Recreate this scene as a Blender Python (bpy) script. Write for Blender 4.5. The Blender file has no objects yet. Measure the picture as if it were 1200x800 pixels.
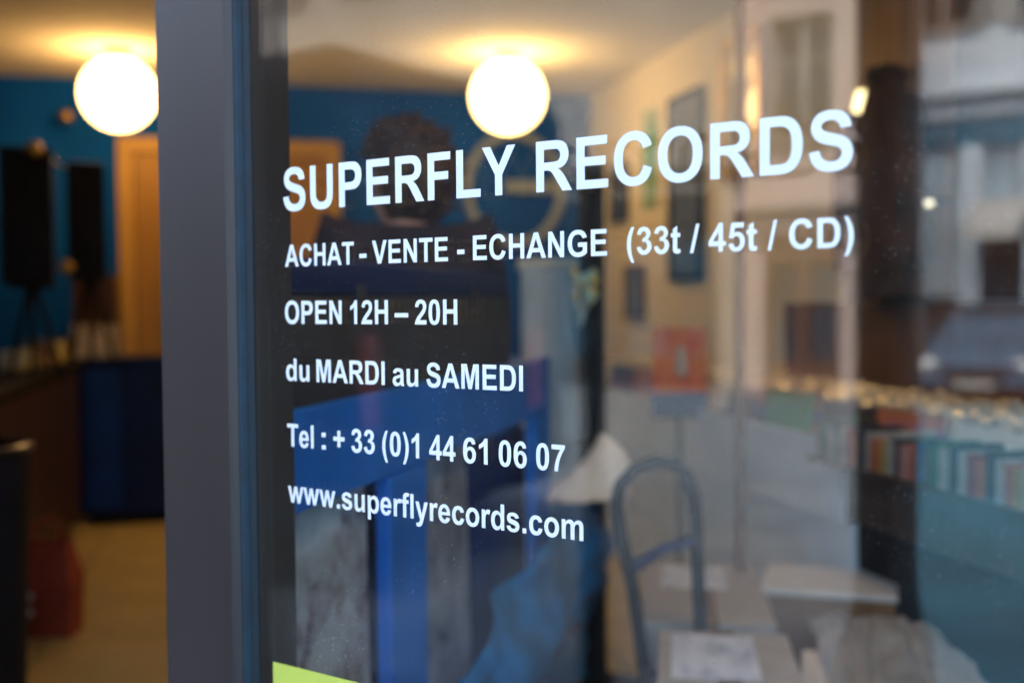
import bpy, bmesh, math, random
from mathutils import Vector, Matrix
random.seed(7)
sc = bpy.context.scene
COL = sc.collection
# ------------------------------------------------------------------ camera
FPX, PITCH, ROLL, YAW = 1320.0, -0.03465, -0.0081, math.radians(13.6)
CZ, D0, ALPHA = 1.25, 1.25, 0.9635
CAM = Vector((0, 0, CZ))
_fw = Vector((0, math.cos(PITCH), math.sin(PITCH))); _up = Vector((0, -math.sin(PITCH), math.cos(PITCH))); _rt = Vector((1, 0, 0))
_r2 = _rt*math.cos(ROLL) + _up*math.sin(ROLL); _u2 = _up*math.cos(ROLL) - _rt*math.sin(ROLL)
_M = Matrix.Rotation(-YAW, 3, 'Z')
FW, RT, UP = _M @ _fw, _M @ _r2, _M @ _u2
cd = bpy.data.cameras.new('camera'); cam = bpy.data.objects.new('camera', cd); COL.objects.link(cam)
cam.matrix_world = Matrix(((RT.x, UP.x, -FW.x, 0), (RT.y, UP.y, -FW.y, 0), (RT.z, UP.z, -FW.z, CZ), (0, 0, 0, 1)))
cd.sensor_width = 36; cd.lens = FPX/1200*36; cd.clip_start = 0.05; cd.clip_end = 1500
cd.dof.use_dof = True; cd.dof.focus_distance = 1.26; cd.dof.aperture_fstop = 2.0
sc.camera = cam
# ------------------------------------------------------------------ sky, sun, exposure
AZ = math.radians(48)          # direction the sun stands in, clockwise from +Y, behind the shop's own building
EL = math.radians(58)
world = bpy.data.worlds.new('World'); sc.world = world; world.use_nodes = True
wn = world.node_tree; wn.nodes.clear()
wo = wn.nodes.new('ShaderNodeOutputWorld'); bg = wn.nodes.new('ShaderNodeBackground'); sk = wn.nodes.new('ShaderNodeTexSky')
sk.sky_type = 'NISHITA'; sk.sun_disc = False; sk.sun_elevation = EL; sk.sun_rotation = AZ
sk.air_density = 1.0; sk.dust_density = 7.0; sk.ozone_density = 1.0
bg.inputs[1].default_value = 0.15
wn.links.new(sk.outputs[0], bg.inputs[0]); wn.links.new(bg.outputs[0], wo.inputs[0])
sl = bpy.data.lights.new('sun', 'SUN'); so = bpy.data.objects.new('sun', sl); COL.objects.link(so)
sl.energy = 0.5; sl.angle = math.radians(20); sl.color = (1, .93, .84)
sdir = Vector((math.sin(AZ)*math.cos(EL), math.cos(AZ)*math.cos(EL), math.sin(EL)))
so.rotation_euler = sdir.to_track_quat('Z', 'Y').to_euler(); so.location = (0, 0, 30)
vs = sc.view_settings; vs.view_transform = 'Standard'; vs.look = 'None'; vs.exposure = 3.15; vs.gamma = 1; vs.use_curve_mapping = False
sc.cycles.use_denoising = True
sc.cycles.max_bounces = 10; sc.cycles.transparent_max_bounces = 24; sc.cycles.glossy_bounces = 5
sc.cycles.caustics_reflective = False; sc.cycles.caustics_refractive = False
sc.cycles.sample_clamp_indirect = 6
GLOBE_L = 1.75
GLOBE_C = (1, .55, .18)
# ------------------------------------------------------------------ pixel -> ray helpers
def ray(x, y): return FW + RT*((x-600)/FPX) + UP*((400-y)/FPX)
def onx(x, y, X): d = ray(x, y); return CAM + d*(X/d.x)
def ony(x, y, Y): d = ray(x, y); return CAM + d*(Y/d.y)
def onz(x, y, Z): d = ray(x, y); return CAM + d*((Z-CZ)/d.z)
def dep(x, y, D): return CAM + ray(x, y)*D
ANG = YAW - ALPHA
T = Vector((math.sin(ANG), math.cos(ANG), 0)); N = Vector((-math.cos(ANG), math.sin(ANG), 0))
O = CAM + Vector((math.sin(YAW), math.cos(YAW), 0))*D0
O0 = Vector((O.x, O.y, 0))
WROT = math.atan2(-T.y, -T.x)
WM = Matrix.Translation(O0) @ Matrix.Rotation(WROT, 4, 'Z')     # shop-front frame: u to the right, v inwards, z up
WI = WM.inverted()
def glass(x, y, off=0.0):
    """pixel -> (u, z) on the plane v = off of the shop front"""
    d = ray(x, y); o = O0 - N*off; t = (o-CAM).dot(N)/d.dot(N); p = WI @ (CAM + d*t); return p.x, p.z
def mir(p): q = WI @ p; q.y = -q.y; return q          # mirrored in the pane, in shop-front coordinates
def refl(x, y, w):
    u, z = glass(x, y, w); return Vector((u, -w, z))
def reflg(x, y, z): return mir(onz(x, y, z))
def W(u, v, z): return WM @ Vector((u, v, z))
# ------------------------------------------------------------------ materials
def mat(name, col, rough=.6, var=.12, scale=6, bump=0, metal=0, spec=.5, coat=0, emit=None, estr=0, trans=0, col2=None, coord='Object', detail=4, stretch=None, sheen=0):
    m = bpy.data.materials.new(name); m.use_nodes = True
    nt = m.node_tree; b = nt.nodes['Principled BSDF']; L = nt.links
    b.inputs['Roughness'].default_value = rough; b.inputs['Metallic'].default_value = metal
    b.inputs['Specular IOR Level'].default_value = spec; b.inputs['Coat Weight'].default_value = coat
    b.inputs['Sheen Weight'].default_value = sheen
    b.inputs['Transmission Weight'].default_value = trans
    tc = nt.nodes.new('ShaderNodeTexCoord'); mp = nt.nodes.new('ShaderNodeMapping')
    if stretch: mp.inputs['Scale'].default_value = stretch
    L.new(tc.outputs[coord], mp.inputs[0])
    nz = nt.nodes.new('ShaderNodeTexNoise'); nz.inputs['Scale'].default_value = scale; nz.inputs['Detail'].default_value = detail
    L.new(mp.outputs[0], nz.inputs['Vector'])
    rp = nt.nodes.new('ShaderNodeValToRGB')
    c2 = col2 or tuple(min(1, c*(1+var)) for c in col); c1 = col if col2 else tuple(c*(1-var) for c in col)
    rp.color_ramp.elements[0].position = .35; rp.color_ramp.elements[1].position = .65
    rp.color_ramp.elements[0].color = (*c1, 1); rp.color_ramp.elements[1].color = (*c2, 1)
    L.new(nz.outputs[0], rp.inputs[0]); L.new(rp.outputs[0], b.inputs['Base Color'])
    if bump:
        n2 = nt.nodes.new('ShaderNodeTexNoise'); n2.inputs['Scale'].default_value = scale*9; n2.inputs['Detail'].default_value = 3
        L.new(mp.outputs[0], n2.inputs['Vector'])
        bp = nt.nodes.new('ShaderNodeBump'); bp.inputs['Strength'].default_value = bump; bp.inputs['Distance'].default_value = .004
        L.new(n2.outputs[0], bp.inputs['Height']); L.new(bp.outputs[0], b.inputs['Normal'])
    if emit:
        b.inputs['Emission Color'].default_value = (*emit, 1); b.inputs['Emission Strength'].default_value = estr
    return m
def print_mat(name, base, inks, scale, rough=.55, stretch=(1, 1, 1), coat=0):
    """printed paper: blocks of several inks laid by noise bands"""
    m = bpy.data.materials.new(name); m.use_nodes = True; nt = m.node_tree; b = nt.nodes['Principled BSDF']; L = nt.links
    tc = nt.nodes.new('ShaderNodeTexCoord'); mp = nt.nodes.new('ShaderNodeMapping'); mp.inputs['Scale'].default_value = stretch
    L.new(tc.outputs['Object'], mp.inputs[0])
    nz = nt.nodes.new('ShaderNodeTexNoise'); nz.inputs['Scale'].default_value = scale; nz.inputs['Detail'].default_value = 5; nz.inputs['Roughness'].default_value = .65
    L.new(mp.outputs[0], nz.inputs['Vector'])
    rp = nt.nodes.new('ShaderNodeValToRGB'); cr = rp.color_ramp; cr.interpolation = 'B_SPLINE'
    cr.elements[0].position = .3; cr.elements[0].color = (*inks[0], 1); cr.elements[1].position = .62; cr.elements[1].color = (*base, 1)
    for k, c in enumerate(inks[1:]):
        e = cr.elements.new(.38+.2*k/max(1, len(inks)-1)); e.color = (*c, 1)
    L.new(nz.outputs[0], rp.inputs[0]); L.new(rp.outputs[0], b.inputs['Base Color'])
    b.inputs['Roughness'].default_value = rough; b.inputs['Coat Weight'].default_value = coat
    return m
def glass_mat(name, tint=(1, 1, 1), dust=0.0, gain=1.0):
    """clear pane: transparent + mirror by Schlick Fresnel, with fine dust specks lying on it"""
    m = bpy.data.materials.new(name); m.use_nodes = True; nt = m.node_tree; nt.nodes.clear(); L = nt.links
    def nd(t): return nt.nodes.new(t)
    def mth(op, a, b=None):
        n = nd('ShaderNodeMath'); n.operation = op
        for i, v in enumerate((a, b)):
            if v is None: continue
            if isinstance(v, (int, float)): n.inputs[i].default_value = v
            else: L.new(v, n.inputs[i])
        return n.outputs[0]
    g = nd('ShaderNodeNewGeometry'); dt = nd('ShaderNodeVectorMath'); dt.operation = 'DOT_PRODUCT'
    L.new(g.outputs['Incoming'], dt.inputs[0]); L.new(g.outputs['Normal'], dt.inputs[1])
    c = mth('ABSOLUTE', dt.outputs['Value'])
    fr = mth('MULTIPLY', mth('ADD', mth('MULTIPLY', mth('POWER', mth('SUBTRACT', 1.0, c), 5.0), .955), .045), gain)
    tr = nd('ShaderNodeBsdfTransparent'); tr.inputs[0].default_value = (*tint, 1)
    gl = nd('ShaderNodeBsdfGlossy'); gl.inputs['Roughness'].default_value = 0.0; gl.inputs['Color'].default_value = (1, 1, 1, 1)
    mx = nd('ShaderNodeMixShader'); L.new(fr, mx.inputs[0]); L.new(tr.outputs[0], mx.inputs[1]); L.new(gl.outputs[0], mx.inputs[2])
    out = nd('ShaderNodeOutputMaterial'); last = mx.outputs[0]
    if dust:
        tc = nd('ShaderNodeTexCoord')
        vo = nd('ShaderNodeTexVoronoi'); vo.inputs['Scale'].default_value = 640; L.new(tc.outputs['Object'], vo.inputs['Vector'])
        rnd = nd('ShaderNodeSeparateColor'); L.new(vo.outputs['Color'], rnd.inputs[0])
        size = mth('MULTIPLY', mth('POWER', rnd.outputs[0], 8.0), .40)          # only a few cells carry a speck
        speck = mth('MULTIPLY', mth('LESS_THAN', vo.outputs['Distance'], size), rnd.outputs[1])
        n1 = nd('ShaderNodeTexNoise'); n1.inputs['Scale'].default_value = 5; n1.inputs['Detail'].default_value = 6; L.new(tc.outputs['Object'], n1.inputs['Vector'])
        pr = nd('ShaderNodeMapRange'); pr.inputs['From Min'].default_value = .42; pr.inputs['From Max'].default_value = .72; L.new(n1.outputs[0], pr.inputs[0])
        n2 = nd('ShaderNodeTexNoise'); n2.inputs['Scale'].default_value = 90; n2.inputs['Detail'].default_value = 5; wm_ = nd('ShaderNodeMapping'); wm_.inputs['Rotation'].default_value = (0, math.radians(28), 0); wm_.inputs['Scale'].default_value = (.12, 1, 1.0); L.new(tc.outputs['Object'], wm_.inputs[0]); L.new(wm_.outputs[0], n2.inputs['Vector'])
        film = mth('MULTIPLY', mth('MULTIPLY', pr.outputs[0], n2.outputs[0]), .016*dust)
        amt = mth('ADD', mth('MULTIPLY', mth('MULTIPLY', speck, mth('ADD', pr.outputs[0], .06)), .75*dust), mth('ADD', film, .001*dust))
        df = nd('ShaderNodeBsdfDiffuse'); df.inputs[0].default_value = (.7, .7, .7, 1)
        tl = nd('ShaderNodeBsdfTranslucent'); tl.inputs[0].default_value = (.7, .7, .7, 1)
        m1 = nd('ShaderNodeMixShader'); m1.inputs[0].default_value = .5; L.new(df.outputs[0], m1.inputs[1]); L.new(tl.outputs[0], m1.inputs[2])
        m2 = nd('ShaderNodeMixShader'); L.new(amt, m2.inputs[0]); L.new(last, m2.inputs[1]); L.new(m1.outputs[0], m2.inputs[2]); last = m2.outputs[0]
    L.new(last, out.inputs[0])
    return m
M = dict(
    stile=mat('frame_paint', (.031, .021, .0185), .40, .14, 5, .04, stretch=(1, 1, .35)),
    bead=mat('blue_seal', (.002, .019, .033), .6, .25, 30, .2),
    bead_dark=mat('dark_seal', (.001, .008, .014), .6, .25, 30, .2),
    vinyl=mat('white_vinyl', (.84, .83, .80), .5, .02, 20, .03),
    lime=mat('lime_sticker', (.60, .66, .10), .5, .04, 12, .03),
    blue=mat('blue_wall_paint', (.003, .085, .44), .85, .12, 2.5, .1, spec=.08),
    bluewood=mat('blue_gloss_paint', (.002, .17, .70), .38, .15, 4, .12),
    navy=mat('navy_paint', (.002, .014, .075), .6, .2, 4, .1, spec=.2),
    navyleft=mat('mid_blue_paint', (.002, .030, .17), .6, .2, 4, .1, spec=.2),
    cream=mat('cream_plaster', (.70, .63, .48), .85, .05, 1.2, .15),
    ceil=mat('ceiling_plaster', (.74, .70, .60), .9, .05, .8, .1),
    ochre=mat('ochre_paint', (.34, .17, .018), .5, .10, 3, .1, stretch=(4, 4, .6)),
    ochre2=mat('pale_ochre_paint', (.46, .26, .05), .55, .08, 3, .1),
    tile=mat('floor_tile', (.52, .41, .16), .35, .12, 3.5, .06),
    grout=mat('grout', (.10, .07, .04), .9, .2, 20, .2),
    black=mat('black_paint', (.006, .006, .008), .65, .3, 12, .1, spec=.2),
    blackgloss=mat('black_lacquer', (.008, .008, .010), .22, .3, 12),
    char=mat('charcoal_plastic', (.030, .032, .036), .55, .2, 14, .2),
    rubber=mat('rubber', (.012, .012, .013), .8, .2, 20, .2),
    wood=mat('brown_wood', (.13, .048, .012), .45, .35, 5, .15, stretch=(9, 9, .8)),
    darkwood=mat('dark_wood', (.045, .018, .008), .45, .35, 5, .15, stretch=(9, 9, .8)),
    panelwood=mat('panel_wood', (.17, .075, .032), .5, .3, 4, .15, stretch=(9, 9, .7)),
    grey=mat('grey_laminate', (.50, .57, .64), .5, .08, 5, .05),
    card=mat('cardboard', (.40, .35, .30), .8, .14, 8, .3, stretch=(1, 6, 1)),
    cardshade=mat('shaded_cardboard', (.22, .11, .045), .85, .15, 8, .2, stretch=(6, 1, 1)),
    whitecard=mat('white_carton', (.66, .62, .58), .6, .06, 8, .05),
    wrap=mat('pale_wrapping', (.62, .62, .62), .4, .08, 12, .15, coat=.2),
    tape=mat('parcel_tape', (.20, .12, .05), .25, .15, 20),
    label=print_mat('shipping_label', (.78, .80, .84), [(.04, .04, .06), (.45, .50, .62)], 20, stretch=(1, .45, 1)),
    tan=mat('tan_canvas', (.86, .76, .64), .85, .08, 40, .3),
    brass=mat('brass', (.45, .28, .09), .4, .1, 20, metal=1),
    chrome=mat('chrome', (.7, .72, .75), .15, .05, 20, metal=1),
    skin=mat('skin', (.50, .26, .18), .5, .10, 18, .05),
    hair=mat('brown_hair', (.036, .012, .004), .55, .5, 45, .6, stretch=(1, 1, .25)),
    eye=mat('eye_white', (.75, .73, .70), .2, .02, 10),
    jacket=mat('burgundy_black_cloth', (.007, .006, .009), .9, .4, 30, .5, col2=(.024, .006, .009)),
    jeans=mat('dark_denim', (.02, .03, .06), .85, .3, 60, .4),
    red=mat('red_brown_paper', (.30, .045, .018), .7, .2, 10, .2),
    offwhite=mat('off_white_print', (.70, .66, .58), .6, .08, 20),
    plastic_blue=mat('blue_plastic_sheet', (.02, .32, .72), .22, .35, 7, .3, coat=.4),
    globe=mat('lit_opal_glass', (.8, .8, .8), .3, 0, 5, emit=GLOBE_C, estr=GLOBE_L),
    glint=mat('glint_glow', (.7, .6, .4), .5, 0, 5, emit=(1, .74, .35), estr=.5),
    tube=mat('warm_glow', (.8, .8, .7), .4, 0, 5, emit=(1, .86, .6), estr=.3),
    ring=mat('pale_ring_paint', (.30, .36, .46), .5, .08, 10),
    pane=glass_mat('window_glass', (.965, .985, .98), dust=1.0, gain=.58),
    pane_in=glass_mat('window_glass_inner', (.965, .985, .98), dust=.0, gain=.58),
    picglass=mat('picture_glazing', (.04, .04, .04), .06, .05, 3, spec=.6),
    gold=mat('gold_frame', (.55, .34, .10), .35, .15, 20, metal=.6),
    # street
    slab=mat('paving_stone', (.085, .11, .135), .8, .16, 2.2, .3),
    asphalt=mat('asphalt', (.012, .070, .115), .40, .3, 2.2, .5, col2=(.030, .150, .225)),
    kerb=mat('kerb_granite', (.12, .14, .16), .75, .2, 12, .3),
    stone=mat('lutetian_limestone', (.25, .235, .22), .85, .10, .9, .3),
    pink=mat('pink_render', (.40, .32, .30), .9, .08, .7, .25),
    pale=mat('pale_grey_render', (.58, .67, .77), .9, .08, .7, .25),
    shopblue=mat('teal_shopfront_paint', (.025, .15, .26), .45, .15, 4, .1),
    shopdark=mat('black_shopfront_paint', (.010, .014, .020), .5, .2, 4, .1, spec=.3),
    blind=mat('pale_blue_blind', (.30, .40, .50), .8, .25, 1.5, .1),
    shopbrown=mat('brown_shopfront_paint', (.09, .04, .025), .45, .15, 4, .1),
    wframe=mat('white_window_paint', (.36, .36, .36), .5, .05, 8),
    dglass=mat('dark_window_glass', (.010, .04, .07), .08, .5, 1.2, spec=.35),
    iron=mat('cast_iron_paint', (.008, .010, .011), .45, .2, 12, .2),
    zinc=mat('zinc_roof', (.16, .18, .21), .5, .1, 4, .1),
    van=mat('dark_navy_car_paint', (.006, .009, .018), .55, .1, 6, spec=.25),
    silver=mat('blue_car_paint', (.03, .08, .15), .4, .05, 6, coat=.3),
    lens=mat('headlamp_glass', (.8, .82, .85), .1, .05, 30, coat=1),
    lensred=mat('red_lamp_glass', (.4, .01, .01), .15, .1, 30, coat=1),
    facade=mat('shopfront_fascia', (.030, .028, .034), .5, .12, 4, .1),
    ownwall=mat('own_building_render', (.45, .42, .38), .9, .1, 1, .3),
)
SLEEVES = [print_mat('record_sleeve_'+n, c2, [c, tuple(min(1, 1.6*v+.03) for v in reversed(c)), c], 11, .3, coat=.7) for n, c, c2 in [
    ('orange', (.50, .10, .015), (.62, .22, .05)), ('green', (.03, .20, .05), (.12, .34, .10)), ('white', (.62, .58, .50), (.75, .72, .66)),
    ('black', (.015, .015, .018), (.05, .05, .055)), ('red', (.40, .02, .02), (.55, .10, .05)), ('blue', (.02, .10, .35), (.10, .25, .50)),
    ('yellow', (.60, .42, .06), (.70, .55, .16)), ('pink', (.60, .26, .26), (.70, .42, .40)), ('brown', (.14, .06, .02), (.30, .16, .07))]]
# ------------------------------------------------------------------ mesh helpers
class MB:
    def __init__(s): s.bm = bmesh.new(); s.smooth = False
    def box(s, x0, x1, y0, y1, z0, z1, mtx=None, bevel=0):
        r = bmesh.ops.create_cube(s.bm, size=1); vs_ = r['verts']
        for v in vs_:
            v.co = Vector(((x0+x1)/2+v.co.x*(x1-x0), (y0+y1)/2+v.co.y*(y1-y0), (z0+z1)/2+v.co.z*(z1-z0)))
        if bevel:
            es = list({e for v in vs_ for e in v.link_edges})
            r2 = bmesh.ops.bevel(s.bm, geom=es, offset=bevel, segments=2, profile=.5, affect='EDGES')
            vs_ = list({v for f in r2['faces'] for v in f.verts} | {v for v in vs_ if v.is_valid})
        if mtx is not None:
            for v in vs_: v.co = mtx @ v.co
        return s
    def prism(s, pts, z0, z1, mtx=None):
        """polygon in xy, extruded in z"""
        a = [s.bm.verts.new((p[0], p[1], z0)) for p in pts]; b = [s.bm.verts.new((p[0], p[1], z1)) for p in pts]
        n = len(pts)
        s.bm.faces.new(list(reversed(a))); s.bm.faces.new(b)
        for i in range(n): s.bm.faces.new((a[i], a[(i+1) % n], b[(i+1) % n], b[i]))
        if mtx is not None:
            for v in a+b: v.co = mtx @ v.co
        return s
    def lathe(s, prof, seg=24, mtx=None, cap=True):
        rings = []
        for r, z in prof:
            rings.append([s.bm.verts.new((r*math.cos(2*math.pi*k/seg), r*math.sin(2*math.pi*k/seg), z)) for k in range(seg)])
        for a, b in zip(rings, rings[1:]):
            for k in range(seg): s.bm.faces.new((a[k], a[(k+1) % seg], b[(k+1) % seg], b[k]))
        if cap: s.bm.faces.new(list(reversed(rings[0]))); s.bm.faces.new(rings[-1])
        if mtx is not None:
            for r in rings:
                for v in r: v.co = mtx @ v.co
        return s
    def tube(s, pts, r, seg=10, closed=False):
        pts = [Vector(p) for p in pts]; n = len(pts); rings = []; up = None
        for i, p in enumerate(pts):
            if closed: d = pts[(i+1) % n]-pts[i-1]
            else: d = (pts[min(i+1, n-1)]-pts[max(i-1, 0)])
            d.normalize()
            if up is None:
                up = Vector((0, 0, 1)) if abs(d.z) < .9 else Vector((1, 0, 0))
            a = d.cross(up).normalized(); up = a.cross(d).normalized()
            rr = r[i] if isinstance(r, (list, tuple)) else r
            rings.append([s.bm.verts.new(p+a*(rr*math.cos(2*math.pi*k/seg))+up*(rr*math.sin(2*math.pi*k/seg))) for k in range(seg)])
        prs = list(zip(rings, rings[1:]))+([(rings[-1], rings[0])] if closed else [])
        for a, b in prs:
            for k in range(seg): s.bm.faces.new((a[k], a[(k+1) % seg], b[(k+1) % seg], b[k]))
        if not closed: s.bm.faces.new(list(reversed(rings[0]))); s.bm.faces.new(rings[-1])
        return s
    def quadgrid(s, fn, nu, nv, thick=None):
        g = [[s.bm.verts.new(fn(i/nu, j/nv)) for j in range(nv+1)] for i in range(nu+1)]
        for i in range(nu):
            for j in range(nv): s.bm.faces.new((g[i][j], g[i+1][j], g[i+1][j+1], g[i][j+1]))
        if thick: bmesh.ops.solidify(s.bm, geom=list(s.bm.faces), thickness=thick)
        return s
    def build(s, name, m, parent=None, smooth=None, mtx=None):
        bmesh.ops.recalc_face_normals(s.bm, faces=s.bm.faces)
        me = bpy.data.meshes.new(name); s.bm.to_mesh(me); s.bm.free()
        return obj(name, me, m, parent, smooth, mtx)
def obj(name, me, m, parent=None, smooth=None, mtx=None):
    if m is not None:
        mm = M[m] if isinstance(m, str) else m
        if not me.materials: me.materials.append(mm)
    if smooth:
        for p in me.polygons: p.use_smooth = True
        me.set_sharp_from_angle(angle=math.radians(40))
    o = bpy.data.objects.new(name, me); COL.objects.link(o)
    if parent is not None: o.parent = parent
    if mtx is not None: o.matrix_local = mtx
    return o
def tag(o, label=None, cat=None, group=None, kind=None):
    if label: o['label'] = label
    if cat: o['category'] = cat
    if group: o['group'] = group
    if kind: o['kind'] = kind
    return o
def thing(name, label, cat, mtx=None, group=None):
    o = bpy.data.objects.new(name, None); COL.objects.link(o); o.empty_display_size = .1
    if mtx is not None: o.matrix_world = mtx
    return tag(o, label, cat, group)
def Mz(p, a=0): return Matrix.Translation(Vector(p)) @ Matrix.Rotation(a, 4, 'Z')
def copy_tree(o, parent=None):
    c = o.copy(); COL.objects.link(c)
    if parent is not None: c.parent = parent
    for ch in list(o.children): copy_tree(ch, c)
    return c
ROOM_Z = 2.6; WALLX = 2.27; BACKY = 7.15; LEFTX = -3.0
# ================================================================== SETTING: the room
fp = [(WALLX, -1.0), (WALLX, BACKY), (LEFTX, BACKY), (LEFTX, 4.95)]
def inset_line(x): return 1.215 + (x-0.294)*(T.y/T.x)      # y of the shop-front line at x
fl = tag(MB().prism([(x, y) for x, y in fp], -.14, -.008).build('shop_floor', 'grout'), kind='structure')
TS = .5; k = 0
tb = MB().box(-TS/2+.004, TS/2-.004, -TS/2+.004, TS/2-.004, -.007, 0, bevel=.0015); tmesh = None
for i in range(-6, 5):
    for j in range(-2, 14):
        cx, cy = i*TS+.02, j*TS+.4
        if cx+TS/2 > WALLX or cx-TS/2 < LEFTX or cy+TS/2 > BACKY or cy-TS/2 < inset_line(cx-TS/2)+.15: continue
        if tmesh is None: o = tb.build('floor_tile', 'tile', fl); tmesh = o.data
        else: o = bpy.data.objects.new('floor_tile', tmesh); COL.objects.link(o); o.parent = fl
        o.location = (cx, cy, 0)
tag(MB().prism([(WALLX+.2, -1.25), (WALLX+.2, BACKY+.2), (LEFTX-.2, BACKY+.2), (LEFTX-.2, 5.1)], ROOM_Z, ROOM_Z+.25).build('ceiling', 'ceil'), kind='structure')
tag(MB().box(LEFTX-.2, WALLX+.2, BACKY, BACKY+.2, -.14, ROOM_Z).build('wall_back', 'blue'), kind='structure')
tag(MB().box(WALLX, WALLX+.2, -1.05, BACKY, -.14, ROOM_Z).build('wall_right', 'cream'), kind='structure')
tag(MB().box(LEFTX-.2, LEFTX, 5.0, BACKY, -.14, ROOM_Z).build('wall_left', 'cream'), kind='structure')
# shop front masonry (in shop-front coordinates): piers, stall riser, lintel, the storeys above
UL, UR = -.566, 2.70          # window unit from its left stile to its right stile
DL = -1.62                    # left side of the doorway
ZB, ZT = .42, 2.50
sf = tag(MB().box(-5.1, DL, 0, .25, -.15, ZT).box(UR, 2.98, 0, .25, -.15, ZT).box(UL, UR, -.01, .16, -.15, ZB)
         .box(-5.1, 2.98, 0, .25, ZT, 3.3).build('wall_front', 'facade', mtx=WM), kind='structure')
tag(MB().box(-5.3, 3.2, -.03, .3, 3.3, 7).build('wall_upper_storey', 'ownwall', mtx=WM), kind='structure')
tag(MB().prism([(WALLX+.2, -1.3), (WALLX+.2, BACKY+.2), (LEFTX-.2, BACKY+.2), (LEFTX-.2, 5.2)], 6.6, 6.8).build('roof_slab', 'zinc'), kind='structure')
tag(MB().box(DL, UL, -.02, .25, -.15, -.001, bevel=.01).build('door_step', 'kerb', mtx=WM), kind='structure')
# ================================================================== SETTING: the street
GZ, RZ = -.15, -.27
tag(MB().box(-300, 300, -300, 300, RZ-.5, RZ).build('road', 'asphalt', mtx=WM), kind='structure')
k0 = reflg(1052, 790, GZ); k1 = reflg(1040, 452, GZ)
kd = (k1-k0).normalized(); ka = k0 - kd*3.2; kb = k0 + kd*((-15.2-k0.y)/kd.y)
kn = Vector((kd.y, -kd.x, 0))
if kn.x > 0: kn = -kn
pave = tag(MB().prism([(ka.x, .0), (ka.x, ka.y), (kb.x, kb.y), (-18, kb.y), (-18, .0)], RZ-.02, GZ-.012).build('pavement', 'kerb', mtx=WM), kind='structure')
sm = None; SW, SD = .9, .6
def left_of_kerb(x, y): return (Vector((x, y, 0))-Vector((ka.x, ka.y, 0))).dot(kn)
for j in range(0, 25):
    for i in range(-12, 9):
        cx = i*SW + (SW/2 if j % 2 else 0); cy = -(j*SD+SD/2)-.02
        if min(left_of_kerb(cx+a*SW/2, cy+b*SD/2) for a in (-1, 1) for b in (-1, 1)) < .26: continue
        if cy < kb.y + .3 or left_of_kerb(cx, cy) > 8.5: continue
        if sm is None:
            o = MB().box(-SW/2+.005, SW/2-.005, -SD/2+.005, SD/2-.005, -.012, 0, bevel=.003).build('paving_slab', 'slab', pave); sm = o.data
        else: o = bpy.data.objects.new('paving_slab', sm); COL.objects.link(o); o.parent = pave
        o.matrix_local = Matrix.Translation((cx, cy, GZ+random.uniform(-.002, .002)))
L_k = (kb-ka).length; kang = math.atan2(kd.y, kd.x); nk = int(L_k/1.0); km = None
for i in range(nk):
    p = ka + kd*((i+.5)*L_k/nk)+kn*.12
    if km is None:
        o = MB().box(-L_k/nk/2+.004, L_k/nk/2-.004, -.12, .12, RZ-.01, GZ+.004, bevel=.01).build('kerb_stone', 'kerb', pave); km = o.data
    else: o = bpy.data.objects.new('kerb_stone', km); COL.objects.link(o); o.parent = pave
    o.matrix_local = Mz((p.x, p.y, 0), kang)

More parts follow.
